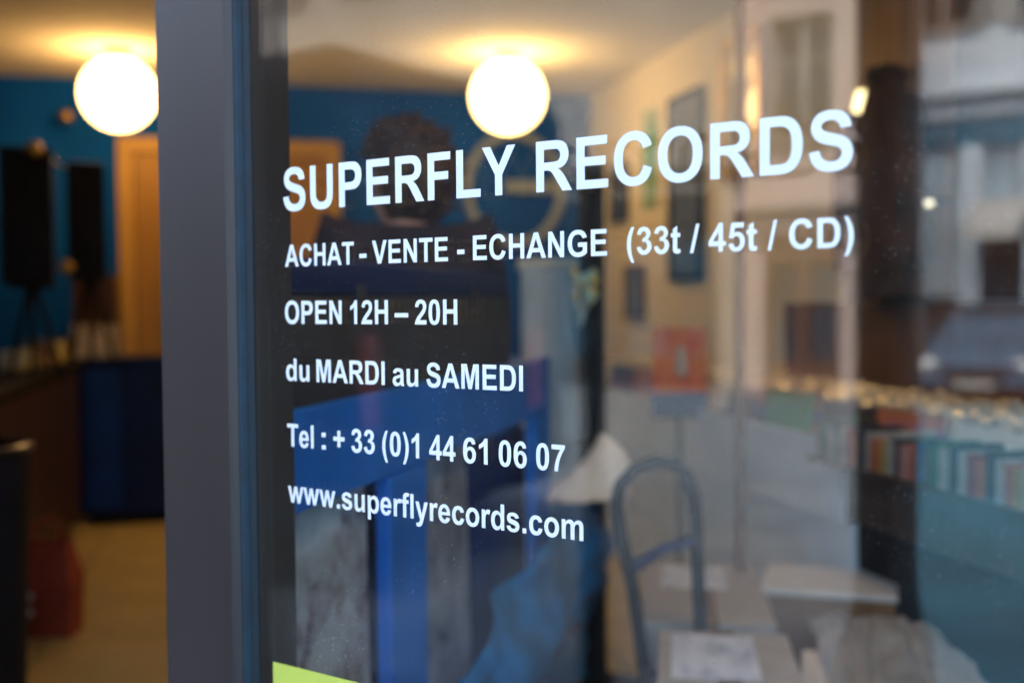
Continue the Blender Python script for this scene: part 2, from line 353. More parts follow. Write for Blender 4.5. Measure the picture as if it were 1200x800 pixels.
def facade_building(name, label, mtx, width, floors, cols, wall, shop, h0=3.6, hs=None, hf=3.0, deep=6, winw=1.1, shutters=False, pil=None, swid=1.7, blind=None):
    """street building: local x along the front, y into the block, front at y=0"""
    b = thing(name, label, 'building', mtx)
    H = h0+floors*hf; cw = width/cols; hs = hs or h0
    mb = MB()
    # ground floor piers and lintel
    mb.box(0, .35, 0, .4, 0, h0); mb.box(width-.35, width, 0, .4, 0, h0); mb.box(.35, width-.35, 0, .4, hs-.5, h0)
    for f in range(floors):
        z = h0+f*hf
        mb.box(0, width, 0, .4, z, z+.75); mb.box(0, width, 0, .4, z+2.55, z+hf)
        for c in range(cols+1):
            a = 0 if c == 0 else (c-.5)*cw+winw/2; e = width if c == cols else (c+.5)*cw-winw/2
            mb.box(a, e, 0, .4, z+.75, z+2.55)
    mb.box(0, .3, .4, deep, 0, H); mb.box(width-.3, width, .4, deep, 0, H); mb.box(0, width, deep-.3, deep, 0, H)
    mb.build('wall', wall, b)
    MB().box(-.1, width+.1, -.22, -.001, hs-.18, hs, bevel=.03).build('cornice', wall, b)
    MB().prism([(-.1, .1), (width+.1, .1), (width+.1, deep), (-.1, deep)], H, H+.3).build('roof', 'zinc', b)
    wm = {}
    for f in range(floors):
        for c in range(cols):
            x = (c+.5)*cw; z = h0+f*hf+.75
            def piece(nm, key, mk, par, loc):
                if key in wm: o = bpy.data.objects.new(nm, wm[key]); COL.objects.link(o); o.parent = par
                else: o = mk().build(nm, None, par); wm[key] = o.data
                o.location = loc; return o
            w = winw/2
            def fr():
                q = MB().box(-w, -w+.07, .14, .22, 0, 1.8).box(w-.07, w, .14, .22, 0, 1.8).box(-w+.07, w-.07, .14, .22, 1.73, 1.8).box(-w+.07, w-.07, .14, .22, 0, .07)
                q.box(-.035, .035, .135, .225, .07, 1.73); q.box(-w+.07, -.035, .15, .21, 1.15, 1.19); q.box(.035, w-.07, .15, .21, 1.15, 1.19); return q
            fo = piece('window', 'f', fr, b, (x, 0, z))
            if not fo.data.materials: fo.data.materials.append(M['wframe'])
            po = piece('pane', 'p', lambda: MB().box(-w+.07, w-.07, .175, .185, .07, 1.73), fo, (0, 0, 0))
            if not po.data.materials: po.data.materials.append(M['dglass'])
            so_ = piece('sill', 's', lambda: MB().box(-w-.1, w+.1, -.1, .13, -.08, -.002, bevel=.015), fo, (0, 0, 0))
            if not so_.data.materials: so_.data.materials.append(M['stone'])
            def rail():
                q = MB().tube([(-w, -.02, .62), (w, -.02, .62)], .018, 6).tube([(-w, -.02, .12), (w, -.02, .12)], .012, 6)
                for t in range(9): xx = -w+.06+t*(2*w-.12)/8; q.tube([(xx, -.02, .12), (xx, -.02, .62)], .010, 5)
                return q
            ro = piece('railing', 'r', rail, fo, (0, 0, 0))
            if not ro.data.materials: ro.data.materials.append(M['iron'])
            if shutters:
                for sgn in (-1, 1):
                    sh = piece('shutter', 'h%d' % sgn, lambda: MB().box(-.25, .25, -.05, -.01, 0, 1.8, bevel=.006), fo, (sgn*(w+.27), 0, 0))
                    if not sh.data.materials: sh.data.materials.append(M['wframe'])
    # shopfront
    sh = MB().box(.35, width-.35, .05, .3, hs-.95, hs-.501).box(.35, width-.35, .12, .3, 0, .5)
    n = max(2, int(width/swid)); sw = (width-.7)/n
    for i in range(n+1): sh.box(.35+i*sw-.07, .35+i*sw+.07, .08, .28, .501, hs-.951)
    s_ = sh.build('shopfront', shop, b)
    if pil:
        for i in range(n+1): MB().box(.35+i*sw-.16, .35+i*sw+.16, -.04, .079, .0, hs-.96, bevel=.02).build('pilaster', pil, b)
        for i in range(1, n, 2): MB().prism([(-.02, 0), (-1.0, -.55), (-1.0, -.68), (-.02, -.14)], 0, sw*.86, Matrix.Translation((.35+i*sw+.07*sw, 0, hs*.62)) @ Matrix(((0, 0, 1, 0), (1, 0, 0, 0), (0, 1, 0, 0), (0, 0, 0, 1)))).build('awning', 'wframe', b)
    if blind:
        for i in range(n):
            zb0 = 1.2+((i*37) % 11)*.22
            MB().box(.35+i*sw+.075, .35+(i+1)*sw-.075, .14, .16, zb0, hs-.96, bevel=.004).build('roller_blind', blind, b)
    for i in range(n): MB().box(.35+i*sw+.07, .35+(i+1)*sw-.07, .18, .19, .5, hs-.95).build('shop_pane', 'dglass', s_)
    return b
def bld_mtx(u, w): return WM @ Mz((u, -w, GZ), math.pi)       # faces the shop: local +x runs to -u
ua = refl(868, 300, 15).x; ub = refl(1012, 300, 15).x
facade_building('corner_building', 'pink rendered street house with white windows and a brown shopfront', bld_mtx(ub, 15), ub-ua, 2, 1, 'pink', 'shopbrown', h0=3.0, hs=2.9, winw=.95)
facade_building('terraced_building', 'long cream stone street house with many railed windows, beside the pink house', bld_mtx(ua-.03, 15), 15, 1, 7, 'stone', 'shopdark', h0=6.6, hs=3.6)
uc = refl(1040, 300, 18).x
facade_building('town_house', 'pale grey street house with shuttered windows and a teal shopfront', bld_mtx(uc+15, 18), 15, 1, 9, 'pale', 'shopblue', h0=5.0, hs=4.8, shutters=True, pil='pale', swid=.95, blind='blind')
# lamp posts standing on the pavement (seen mirrored in the pane as dark uprights)
def post(name, label, u, w, r, h, cat, top):
    b = thing(name, label, cat, WM @ Mz((u, -w, GZ)))
    MB().lathe([(r*1.9, 0), (r*1.9, .08), (r*1.6, .16), (r*1.5, .55), (r*1.15, .62), (r, .72), (r*.97, h)], 20).build('pole', 'iron', b, True)
    if top == 'lamp':
        MB().lathe([(r*1.3, h-.05), (r*1.3, h+.02), (.06, h+.05), (.20, h+.35), (.22, h+.40)], 12).build('lantern', 'iron', b, True)
        MB().lathe([(.23, h+.40), (.10, h+.55), (.02, h+.62)], 12).build('lantern_roof', 'iron', b, True)
    else:
        MB().lathe([(r*1.05, h), (r*1.5, h+.02), (r*1.7, h+.06), (r*1.4, h+.10), (.01, h+.13)], 16).build('finial', 'iron', b, True)
    return b
w1 = 1.75; pA = refl(1036, 400, w1); dA = abs(refl(1069, 400, w1).x-refl(1003, 400, w1).x)
pd = dep(1036, 400, 1)-CAM
post('lamp_post', 'thick black cast iron lamp post on the pavement opposite the pane', pA.x, w1, .075, 4.2, 'lamp post', 'lamp')
w2 = 2.3; pB = refl(693, 400, w2)
post('bollard', 'tall thin black iron bollard with a round finial on the pavement', pB.x, w2, .036, 1.75, 'bollard', 'ball')
# ================================================================== WINDOW UNIT
win = thing('shop_window', 'dark grey framed shop window with white lettering on its pane beside the open doorway', 'window', WM)
uF0, _ = glass(182, 0, -.03); uF1, _ = glass(262.5, 0, -.03); uG, _ = glass(294, 0, 0)
vin = .066
MB().prism([(UL, -.03), (uF1-.004, -.03), (uF1, -.0275), (uF1+.0055, -.022), (uF1+.0055, .0), (uG-.001, .0), (uG-.001, vin), (UL, vin)], ZB, ZT).build('stile', 'stile', win)
MB().prism([(uF1+.0057, -.021), (uF1+.010, -.019), (uF1+.0125, -.013), (uF1+.0125, -.0002), (uF1+.0057, -.0002)], ZB+.1, ZT-.1).build('glazing_bead', 'bead', win)
MB().prism([(uF1+.0127, -.012), (uG-.0035, -.0095), (uG, -.004), (uG, -.0002), (uF1+.0127, -.0002)], ZB+.1, ZT-.1).build('glazing_seal', 'bead_dark', win)
MB().box(UR-.14, UR, -.03, vin, ZB, ZT, bevel=.004).build('stile', 'stile', win)
MB().box(uG, UR-.141, -.028, vin-.002, ZB, ZB+.16, bevel=.004).build('bottom_rail', 'stile', win)
MB().box(uG, UR-.141, -.028, vin-.002, ZT-.14, ZT, bevel=.004).build('top_rail', 'stile', win)
g0 = MB().box(uG-.0005, UR-.1405, 0, .005, ZB+.161, ZT-.141).build('outer_pane', 'pane', win)
g1 = MB().box(uG-.0005, UR-.1405, .021, .026, ZB+.161, ZT-.141).build('inner_pane', 'pane_in', win)
# ---- lettering: outlines in a 2048-unit em (on-curve point, then pairs off/on as quadratic arcs)
def Q(*p): return ('q', p)
GL = {
 'E': (1366, [[(149,0),(149,1466),(1236,1466),(1236,1218),(445,1218),(445,893),(1181,893),(1181,646),(445,646),(445,247),(1264,247),(1264,0)]]),
 'F': (1251, [[(151,0),(151,1466),(1156,1466),(1156,1218),(447,1218),(447,871),(1059,871),(1059,623),(447,623),(447,0)]]),
 'L': (1251, [[(157,0),(157,1466),(453,1466),(453,247),(1189,247),(1189,0)]]),
 'H': (1479, [[(150,0),(150,1466),(446,1466),(446,889),(1026,889),(1026,1466),(1322,1466),(1322,0),(1026,0),(1026,641),(446,641),(446,0)]]),
 'T': (1251, [[(479,0),(479,1218),(44,1218),(44,1466),(1209,1466),(1209,1218),(775,1218),(775,0)]]),
 'I': (569, [[(140,0),(140,1466),(436,1466),(436,0)]]),
 'V': (1366, [[(523,0),(-1,1466),(320,1466),(691,381),(1050,1466),(1364,1466),(839,0)]]),
 'A': (1479, [[(1471,0),(1149,0),(1021,333),(435,333),(314,0),(0,0),(571,1466),(884,1466)],[(926,580),(724,1124),(526,580)]]),
 'N': (1479, [[(152,0),(152,1466),(440,1466),(1040,487),(1040,1466),(1315,1466),(1315,0),(1018,0),(427,956),(427,0)]]),
 'M': (1706, [[(145,0),(145,1466),(588,1466),(854,466),(1117,1466),(1561,1466),(1561,0),(1286,0),(1286,1154),(995,0),(710,0),(420,1154),(420,0)]]),
 'Y': (1366, [[(535,0),(535,617),(-2,1466),(345,1466),(690,886),(1028,1466),(1369,1466),(830,615),(830,0)]]),
 'U': (1479, [[(147,1466),(443,1466),(443,672),Q((443,483),(454,427),(473,337),(545,282),(617,228),(741,228),(867,228),(931,279),(995,331),(1008,406),(1021,481),(1021,655)),(1021,1466),(1317,1466),(1317,696),Q((1317,432),(1293,323),(1269,214),(1204,139),(1140,64),(1031,19),(923,-25),(748,-25),(537,-25),(428,23),(319,72),(255,149),(192,227),(172,312),(147,438),(147,684))]]),
 'P': (1366, [[(149,0),(149,1466),(624,1466),Q((894,1466),(976,1444),(1102,1411),(1187,1300),(1272,1190),(1272,1015),(1272,880),(1223,788),(1174,696),(1098,643),(1023,591),(945,574),(839,553),(638,553)),(445,553),(445,0)],
              [(445,1218),(445,802),(607,802),Q((782,802),(841,825),(900,848),(933,897),(967,946),(967,1011),(967,1091),(920,1143),(873,1195),(801,1208),(748,1218),(588,1218))]]),
 'R': (1479, [[(150,0),(150,1466),(773,1466),Q((1008,1466),(1114,1426),(1221,1387),(1285,1286),(1349,1185),(1349,1055),(1349,890),(1252,782),(1155,675),(962,647),(1058,591),(1120,524),(1183,457),(1289,286)),(1468,0),(1114,0),(900,319),Q((786,490),(744,534),(702,579),(655,595),(608,612),(506,612)),(446,612),(446,0)],
              [(446,846),(665,846),Q((878,846),(931,864),(984,882),(1014,926),(1044,970),(1044,1036),(1044,1110),(1004,1155),(965,1201),(893,1213),(857,1218),(677,1218)),(446,1218)]]),
 'D': (1479, [[(148,1466),(689,1466),Q((872,1466),(968,1438),(1097,1400),(1189,1303),(1281,1206),(1329,1065),(1377,925),(1377,719),(1377,538),(1332,407),(1277,247),(1175,148),(1098,73),(967,31),(869,0),(705,0)),(148,0)],
              [(444,1218),(444,247),(665,247),Q((789,247),(844,261),(916,279),(963,322),(1011,365),(1041,463),(1071,562),(1071,732),(1071,902),(1041,993),(1011,1084),(957,1135),(903,1186),(820,1204),(758,1218),(577,1218))]]),
 'C': (1479, [[(1087,539),(1374,448),Q((1308,208),(1154,91),(1001,-25),(765,-25),(473,-25),(285,174),(97,374),(97,720),(97,1086),(286,1288),(475,1491),(783,1491),(1052,1491),(1220,1332),(1320,1238),(1370,1062)),(1077,992),Q((1051,1106),(968,1172),(886,1238),(768,1238),(605,1238),(503,1121),(402,1004),(402,742),(402,464),(502,346),(602,228),(762,228),(880,228),(965,303),(1050,378),(1087,539))]]),
 'O': (1593, [[(89,724),Q((89,948),(156,1100),(206,1212),(292,1301),(379,1390),(482,1433),(619,1491),(798,1491),(1122,1491),(1316,1290),(1511,1089),(1511,731),(1511,376),(1318,175),(1125,-25),(802,-25),(475,-25),(282,174),(89,374),(89,724))],
              [(394,734),Q((394,485),(509,356),(624,228),(801,228),(978,228),(1091,355),(1205,483),(1205,738),(1205,990),(1094,1114),(984,1238),(801,1238),(618,1238),(506,1112),(394,987),(394,734))]]),
 'S': (1366, [[(74,477),(362,505),Q((388,360),(467,292),(547,224),(682,224),(825,224),(897,284),(970,345),(970,426),(970,478),(939,514),(909,551),(833,578),(781,596),(596,642),(358,701),(262,787),(127,908),(127,1082),(127,1194),(190,1291),(254,1389),(373,1440),(493,1491),(662,1491),(938,1491),(1077,1370),(1217,1249),(1224,1047)),(928,1034),Q((909,1147),(846,1196),(784,1246),(659,1246),(530,1246),(457,1193),(410,1159),(410,1102),(410,1050),(454,1013),(510,966),(726,915),(942,864),(1045,809),(1149,755),(1207,660),(1266,566),(1266,427),(1266,301),(1196,191),(1126,81),(998,27),(870,-26),(679,-26),(401,-26),(252,102),(103,231),(74,477))]]),
 'G': (1593, [[(831,539),(831,786),(1469,786),(1469,202),Q((1376,112),(1199,43),(1023,-25),(842,-25),(612,-25),(441,71),(270,168),(184,347),(98,527),(98,738),(98,967),(194,1145),(290,1323),(475,1418),(616,1491),(826,1491),(1099,1491),(1252,1376),(1406,1262),(1450,1060)),(1156,1005),Q((1125,1113),(1039,1175),(954,1238),(826,1238),(632,1238),(517,1115),(403,992),(403,750),(403,489),(519,358),(635,228),(823,228),(916,228),(1009,264),(1103,301),(1170,353)),(1170,539)]]),
 'w': (1593, [[(345,0),(9,1062),(282,1062),(481,366),(664,1062),(935,1062),(1112,366),(1315,1062),(1592,1062),(1251,0),(981,0),(798,683),(618,0)]]),
 '.': (569, [[(147,0),(147,281),(428,281),(428,0)]]),
 ':': (682, [[(201,0),(201,281),(482,281),(482,0)],[(201,781),(201,1062),(482,1062),(482,781)]]),
 's': (1139, [[(48,303),(330,346),Q((348,264),(403,221),(458,179),(557,179),(666,179),(721,219),(758,247),(758,294),(758,326),(738,347),(717,367),(644,384),(304,459),(213,521),(87,607),(87,760),(87,898),(196,992),(305,1086),(534,1086),(752,1086),(858,1015),(964,944),(1004,805)),(739,756),Q((722,818),(674,851),(627,884),(539,884),(428,884),(380,853),(348,831),(348,796),(348,766),(376,745),(414,717),(638,666),(863,615),(952,541),(1040,466),(1040,333),(1040,188),(919,84),(798,-20),(561,-20),(346,-20),(220,67),(95,154),(48,303))]]),
 'u': (1251, [[(845,0),(845,159),Q((787,74),(692,25),(598,-24),(493,-24),(386,-24),(301,23),(216,70),(178,155),(140,240),(140,390)),(140,1062),(421,1062),(421,574),Q((421,350),(436,299),(452,249),(493,219),(534,190),(597,190),(669,190),(726,229),(783,269),(804,327),(825,386),(825,614)),(825,1062),(1106,1062),(1106,0)]]),
 'p': (1251, [[(139,1062),(401,1062),(401,906),Q((452,986),(539,1036),(626,1086),(732,1086),(917,1086),(1046,941),(1175,796),(1175,537),(1175,271),(1045,123),(915,-24),(730,-24),(642,-24),(570,11),(499,46),(420,131)),(420,-404),(139,-404)],
              [(417,549),Q((417,370),(488,284),(559,199),(661,199),(759,199),(824,277),(889,356),(889,535),(889,702),(822,783),(755,864),(656,864),(553,864),(485,784),(417,705),(417,549))]]),
 'e': (1139, [[(762,338),(1042,291),Q((988,137),(871,56),(755,-24),(580,-24),(303,-24),(170,157),(65,302),(65,523),(65,787),(203,936),(341,1086),(552,1086),(789,1086),(926,929),(1063,773),(1057,450)),(353,450),Q((356,325),(421,255),(486,186),(583,186),(649,186),(694,222),(739,258),(762,338))],
              [(778,622),Q((775,744),(715,807),(655,871),(569,871),(477,871),(417,804),(357,737),(358,622))]]),
 'r': (797, [[(416,0),(135,0),(135,1062),(396,1062),(396,911),Q((463,1018),(516,1052),(570,1086),(638,1086),(734,1086),(823,1033)),(736,788),Q((665,834),(604,834),(545,834),(504,801),(463,769),(439,684),(416,600),(416,328))]]),
 'f': (682, [[(24,1062),(180,1062),(180,1142),Q((180,1276),(208,1342),(237,1408),(313,1449),(390,1491),(507,1491),(627,1491),(742,1455)),(704,1259),Q((637,1275),(575,1275),(514,1275),(487,1246),(461,1218),(461,1137)),(461,1062),(671,1062),(671,841),(461,841),(461,0),(180,0),(180,841),(24,841)]]),
 'l': (569, [[(147,0),(147,1466),(428,1466),(428,0)]]),
 'y': (1139, [[(14,1062),(313,1062),(567,308),(815,1062),(1106,1062),(731,40),(664,-145),Q((627,-238),(593,-287),(560,-336),(516,-366),(473,-397),(409,-414),(346,-431),(266,-431),(185,-431),(107,-414)),(82,-194),Q((148,-207),(201,-207),(299,-207),(346,-149),(393,-92),(418,-3))]]),
 'c': (1139, [[(1073,748),(796,698),Q((782,781),(732,823),(683,865),(604,865),(499,865),(436,792),(374,720),(374,550),(374,361),(437,283),(501,205),(608,205),(688,205),(739,250),(790,296),(811,407)),(1087,360),Q((1044,170),(922,73),(800,-24),(595,-24),(362,-24),(223,123),(85,270),(85,530),(85,793),(224,939),(363,1086),(600,1086),(794,1086),(908,1002),(1023,919),(1073,748))]]),
 'o': (1251, [[(82,546),Q((82,686),(151,817),(220,948),(346,1017),(473,1086),(629,1086),(870,1086),(1024,929),(1178,773),(1178,534),(1178,293),(1022,134),(867,-24),(631,-24),(485,-24),(352,42),(220,108),(151,235),(82,363),(82,546))],
              [(370,531),Q((370,373),(445,289),(520,205),(630,205),(740,205),(814,289),(889,373),(889,533),(889,689),(814,773),(740,857),(630,857),(520,857),(445,773),(370,689),(370,531))]]),
 'd': (1251, [[(1121,0),(860,0),(860,156),Q((795,65),(706,20),(618,-24),(528,-24),(345,-24),(214,123),(84,271),(84,535),(84,805),(211,945),(338,1086),(532,1086),(710,1086),(840,938)),(840,1466),(1121,1466)],
              [(371,554),Q((371,384),(418,308),(486,198),(608,198),(705,198),(773,280),(841,363),(841,527),(841,710),(775,790),(709,871),(606,871),(506,871),(438,791),(371,712),(371,554))]]),
 'm': (1821, [[(126,1062),(385,1062),(385,917),Q((524,1086),(716,1086),(818,1086),(893,1044),(968,1002),(1016,917),(1086,1002),(1167,1044),(1248,1086),(1340,1086),(1457,1086),(1538,1038),(1619,991),(1659,899),(1688,831),(1688,679)),(1688,0),(1407,0),(1407,607),Q((1407,765),(1378,811),(1339,871),(1258,871),(1199,871),(1147,835),(1095,799),(1072,729),(1049,660),(1049,510)),(1049,0),(768,0),(768,582),Q((768,737),(753,782),(738,827),(706,849),(675,871),(621,871),(556,871),(504,836),(452,801),(429,735),(407,669),(407,516)),(407,0),(126,0)]]),
 'a': (1139, [[(357,738),(102,784),Q((145,938),(250,1012),(355,1086),(562,1086),(750,1086),(842,1041),(934,997),(971,928),(1009,859),(1009,675)),(1006,347),Q((1006,206),(1019,139),(1033,72),(1070,0)),(792,0),Q((781,28),(765,83),(758,108),(755,116),(683,46),(601,11),(519,-24),(426,-24),(262,-24),(167,65),(73,154),(73,290),(73,380),(116,450),(159,521),(236,558),(314,596),(461,624),(659,661),(735,693)),(735,721),Q((735,803),(695,838),(655,873),(544,873),(469,873),(427,843),(385,814),(357,738))],
              [(735,510),Q((681,492),(564,467),(447,442),(411,418),(356,379),(356,319),(356,260),(400,217),(444,174),(512,174),(588,174),(657,224),(708,262),(724,317),(735,353),(735,454))]]),
 't': (682, [[(634,1062),(634,838),(442,838),(442,410),Q((442,280),(447,258),(453,237),(472,223),(492,209),(520,209),(559,209),(633,236)),(657,18),Q((559,-24),(435,-24),(359,-24),(298,1),(237,27),(208,67),(180,108),(169,177),(160,226),(160,375)),(160,838),(31,838),(31,1062),(160,1062),(160,1273),(442,1437),(442,1062)]]),
 '1': (1139, [[(806,0),(525,0),(525,1059),Q((371,915),(162,846)),(162,1101),Q((272,1137),(401,1237),(530,1338),(578,1472)),(806,1472)]]),
 '2': (1139, [[(1036,261),(1036,0),(51,0),Q((67,148),(147,280),(227,413),(463,632),(653,809),(696,872),(754,959),(754,1044),(754,1138),(703,1188),(653,1239),(564,1239),(476,1239),(424,1186),(372,1133),(364,1010)),(84,1038),Q((109,1270),(241,1371),(373,1472),(571,1472),(788,1472),(912,1355),(1036,1238),(1036,1064),(1036,965),(1000,875),(965,786),(888,688),(837,623),(704,501),(571,379),(535,339),(500,299),(478,261))]]),
 '3': (1139, [[(77,389),(349,422),Q((362,318),(419,263),(476,208),(557,208),(644,208),(703,274),(763,340),(763,452),(763,558),(706,620),(649,682),(567,682),(513,682),(438,661)),(469,890),Q((583,887),(643,939),(703,992),(703,1079),(703,1153),(659,1197),(615,1241),(542,1241),(470,1241),(419,1191),(368,1141),(357,1045)),(98,1089),Q((125,1222),(179,1301),(234,1381),(331,1426),(429,1472),(550,1472),(757,1472),(882,1340),(985,1232),(985,1096),(985,903),(774,788),(900,761),(975,667),(1051,573),(1051,440),(1051,247),(910,111),(769,-25),(559,-25),(360,-25),(229,89),(98,204),(77,389))]]),
 '4': (1139, [[(637,0),(637,295),(37,295),(37,541),(673,1472),(909,1472),(909,542),(1091,542),(1091,295),(909,295),(909,0)],[(637,542),(637,1043),(300,542)]]),
 '5': (1139, [[(91,377),(371,406),Q((383,311),(442,255),(501,200),(578,200),(666,200),(727,271),(788,343),(788,487),(788,622),(727,689),(667,757),(570,757),(449,757),(353,650)),(125,683),(269,1446),(1012,1446),(1012,1183),(482,1183),(438,934),Q((532,981),(630,981),(817,981),(947,845),(1077,709),(1077,492),(1077,311),(972,169),(829,-25),(575,-25),(372,-25),(244,84),(116,193),(91,377))]]),
 '6': (1139, [[(1036,1107),(764,1077),Q((754,1161),(712,1201),(670,1241),(603,1241),(514,1241),(452,1161),(391,1081),(375,828),(480,952),(636,952),(812,952),(937,818),(1063,684),(1063,472),(1063,247),(931,111),(799,-25),(592,-25),(370,-25),(227,147),(84,320),(84,713),(84,1116),(233,1294),(382,1472),(620,1472),(787,1472),(896,1378),(1006,1285),(1036,1107))],
              [(399,494),Q((399,357),(462,282),(525,208),(606,208),(684,208),(736,269),(788,330),(788,469),(788,612),(732,678),(676,745),(592,745),(511,745),(455,681),(399,618),(399,494))]]),
 '7': (1139, [[(86,1184),(86,1445),(1045,1445),(1045,1240),Q((926,1123),(803,904),(680,685),(615,438),(551,192),(552,0)),(282,0),Q((291,303),(408,618),(525,934),(718,1184))]]),
 '0': (1139, [[(561,1472),Q((774,1472),(894,1320),(1037,1140),(1037,723),(1037,307),(893,125),(774,-25),(561,-25),(347,-25),(216,139),(85,304),(85,725),(85,1140),(229,1322),(348,1472),(561,1472))],
              [(561,1239),Q((510,1239),(470,1206),(430,1174),(408,1090),(379,981),(379,723),(379,465),(405,368),(431,272),(470,240),(510,208),(561,208),(612,208),(652,240),(692,273),(714,357),(743,465),(743,723),(743,981),(717,1077),(691,1174),(651,1206),(612,1239),(561,1239))]]),
 '(': (682, [[(595,-431),(402,-431),Q((249,-200),(169,49),(89,298),(89,531),(89,820),(188,1078),(274,1302),(406,1491)),(598,1491),Q((461,1188),(409,975),(358,763),(358,525),(358,361),(388,189),(419,17),(472,-138),(507,-240),(595,-431))]]),
 '/': (569, [[(-1,-25),(363,1491),(570,1491),(202,-25)]]),
 '-': (682, [[(115,390),(115,671),(666,671),(666,390)]]),
 '\u2013': (1139, [[(0,420),(0,676),(1139,676),(1139,420)]]),
 '+': (1196, [[(462,231),(462,613),(83,613),(83,879),(462,879),(462,1260),(732,1260),(732,879),(1112,879),(1112,613),(732,613),(732,231)]]),
}
def glyph_polys(ch):
    if ch == ')':
        a, cs = GL['(']; flip = True
    else: a, cs = GL[ch]; flip = False
    res = []
    for c in cs:
        pl = []
        for s in c:
            if s[0] == 'q':
                p = pl[-1]; pts = s[1]
                for i in range(0, len(pts)-1, 2):
                    o_, e = pts[i], pts[i+1]
                    for t in (.25, .5, .75, 1.0): pl.append(((1-t)**2*p[0]+2*t*(1-t)*o_[0]+t*t*e[0], (1-t)**2*p[1]+2*t*(1-t)*o_[1]+t*t*e[1]))
                    p = e
            else: pl.append(s)
        if pl[0] == pl[-1]: pl = pl[:-1]
        if flip: pl = [(a-x, y) for x, y in pl]
        res.append(pl)
    return a, res
def word_polys(w):
    x = 0; out = []
    for ch in w:
        a, ps = glyph_polys(ch)
        out += [[(x+p[0], p[1]) for p in q] for q in ps]; x += a
    return out
def lettering(name, label, words, base, cap):
    """words: (text, px_left, px_right); base, cap: pixel points on the baseline and on the cap line"""
    zb = sum(glass(*p)[1] for p in base)/len(base); zc = sum(glass(*p)[1] for p in cap)/len(cap)
    sy = (zc-zb)/1466.0
    cu = bpy.data.curves.new(name, 'CURVE'); cu.dimensions = '2D'; cu.fill_mode = 'BOTH'; cu.extrude = .00009
    for txt, pl, pr in words:
        ps = word_polys(txt); xs = [p[0] for q in ps for p in q]; x0, x1 = min(xs), max(xs)
        ym = base[0][1]-12
        u0, u1 = glass(pl+.7, ym)[0], glass(pr-.7, ym)[0]; sx = (u1-u0)/(x1-x0)
        for q in ps:
            sp = cu.splines.new('POLY'); sp.points.add(len(q)-1); sp.use_cyclic_u = True
            for pt, (x, y) in zip(sp.points, q): pt.co = (u0+(x-x0)*sx, zb+y*sy, 0, 1)
    tmp = bpy.data.objects.new('tmp', cu); COL.objects.link(tmp)
    me = bpy.data.meshes.new_from_object(tmp.evaluated_get(bpy.context.evaluated_depsgraph_get()))
    bpy.data.objects.remove(tmp); me.name = name; me.materials.clear()
    me.transform(Matrix(((1, 0, 0, 0), (0, 0, -1, -.0004), (0, 1, 0, 0), (0, 0, 0, 1))))
    o = obj(name, me, 'vinyl', win); o['label'] = label
    return o
lettering('lettering', 'large white shop name SUPERFLY RECORDS', [('SUPERFLY', 331.5, 605.3), ('RECORDS', 628, 1000.5)],
          [(398,243.6),(505.5,234.8),(629.3,225.5),(831.8,210.5),(889,206.3)], [(398,191),(505.5,179.3),(628,167),(831,145.8),(888.8,138.8)])
lettering('lettering', 'white line ACHAT - VENTE - ECHANGE (33t / 45t / CD)',
          [('ACHAT',333.5,415.6),('-',420.6,430.4),('VENTE',435.6,526),('-',535.3,545.3),('ECHANGE',553.8,712.3),('(33t',734.2,798.5),('/',808,820.7),('45t',830,888.3),('/',899,911.7),('CD)',924.3,1001.5)],
          [(368.6,312),(554.3,304.5),(692.5,300),(957,291.3)], [(368.6,285.4),(553.8,275.8),(692.5,269),(957,256.3)])
lettering('lettering', 'white line OPEN 12H \u2013 20H', [('OPEN',333.6,401.4),('12H',410,455.6),('\u2013',462,479.3),('20H',485.6,536.9)],
          [(353.2,379.7),(438.5,379.7),(518,380)], [(352.7,352.4),(438.7,351.5),(518.5,351)])
lettering('lettering', 'white line du MARDI au SAMEDI', [('du',334.9,363.5),('MARDI',370.4,451.8),('au',459.6,490.9),('SAMEDI',499.2,613.8)],
          [(370.8,447.6),(451.8,450.8),(565.2,456.5),(613.9,458.6)], [(370.4,420.7),(451.8,423.3),(564.5,426.8),(613.3,428.5)])
lettering('lettering', 'white telephone line Tel : + 33 (0)1 44 61 06 07',
          [('Tel',336.3,368.5),(':',376.5,382.6),('+',390.2,404.6),('33',411.2,440),('(0)1',447.4,492),('44',502.5,534.5),('61',542,572.2),('06',583.8,618),('07',627.6,662.8)],
          [(341.4,523.2),(572.2,544.1),(649.7,551.6)], [(336.3,495.8),(663,522-1)])
_zb = (glass(658.1,630.4)[1]+glass(591,621)[1])/2
lettering('lettering', 'white web address www.superflyrecords.com', [('www.superflyrecords.com',337.9,684.6)],
          [(658.1,630.4),(684.6,634.1),(591,621)], [(591, 591.0)])
us0, zs0 = glass(320.3, 774.5); us1, zs1 = glass(470, 812)
tag(MB().box(us0, us0+.22, -.0007, -.0002, zs0-.16, zs0).build('sticker', 'lime', win))['label'] = 'lime yellow sticker low on the pane'
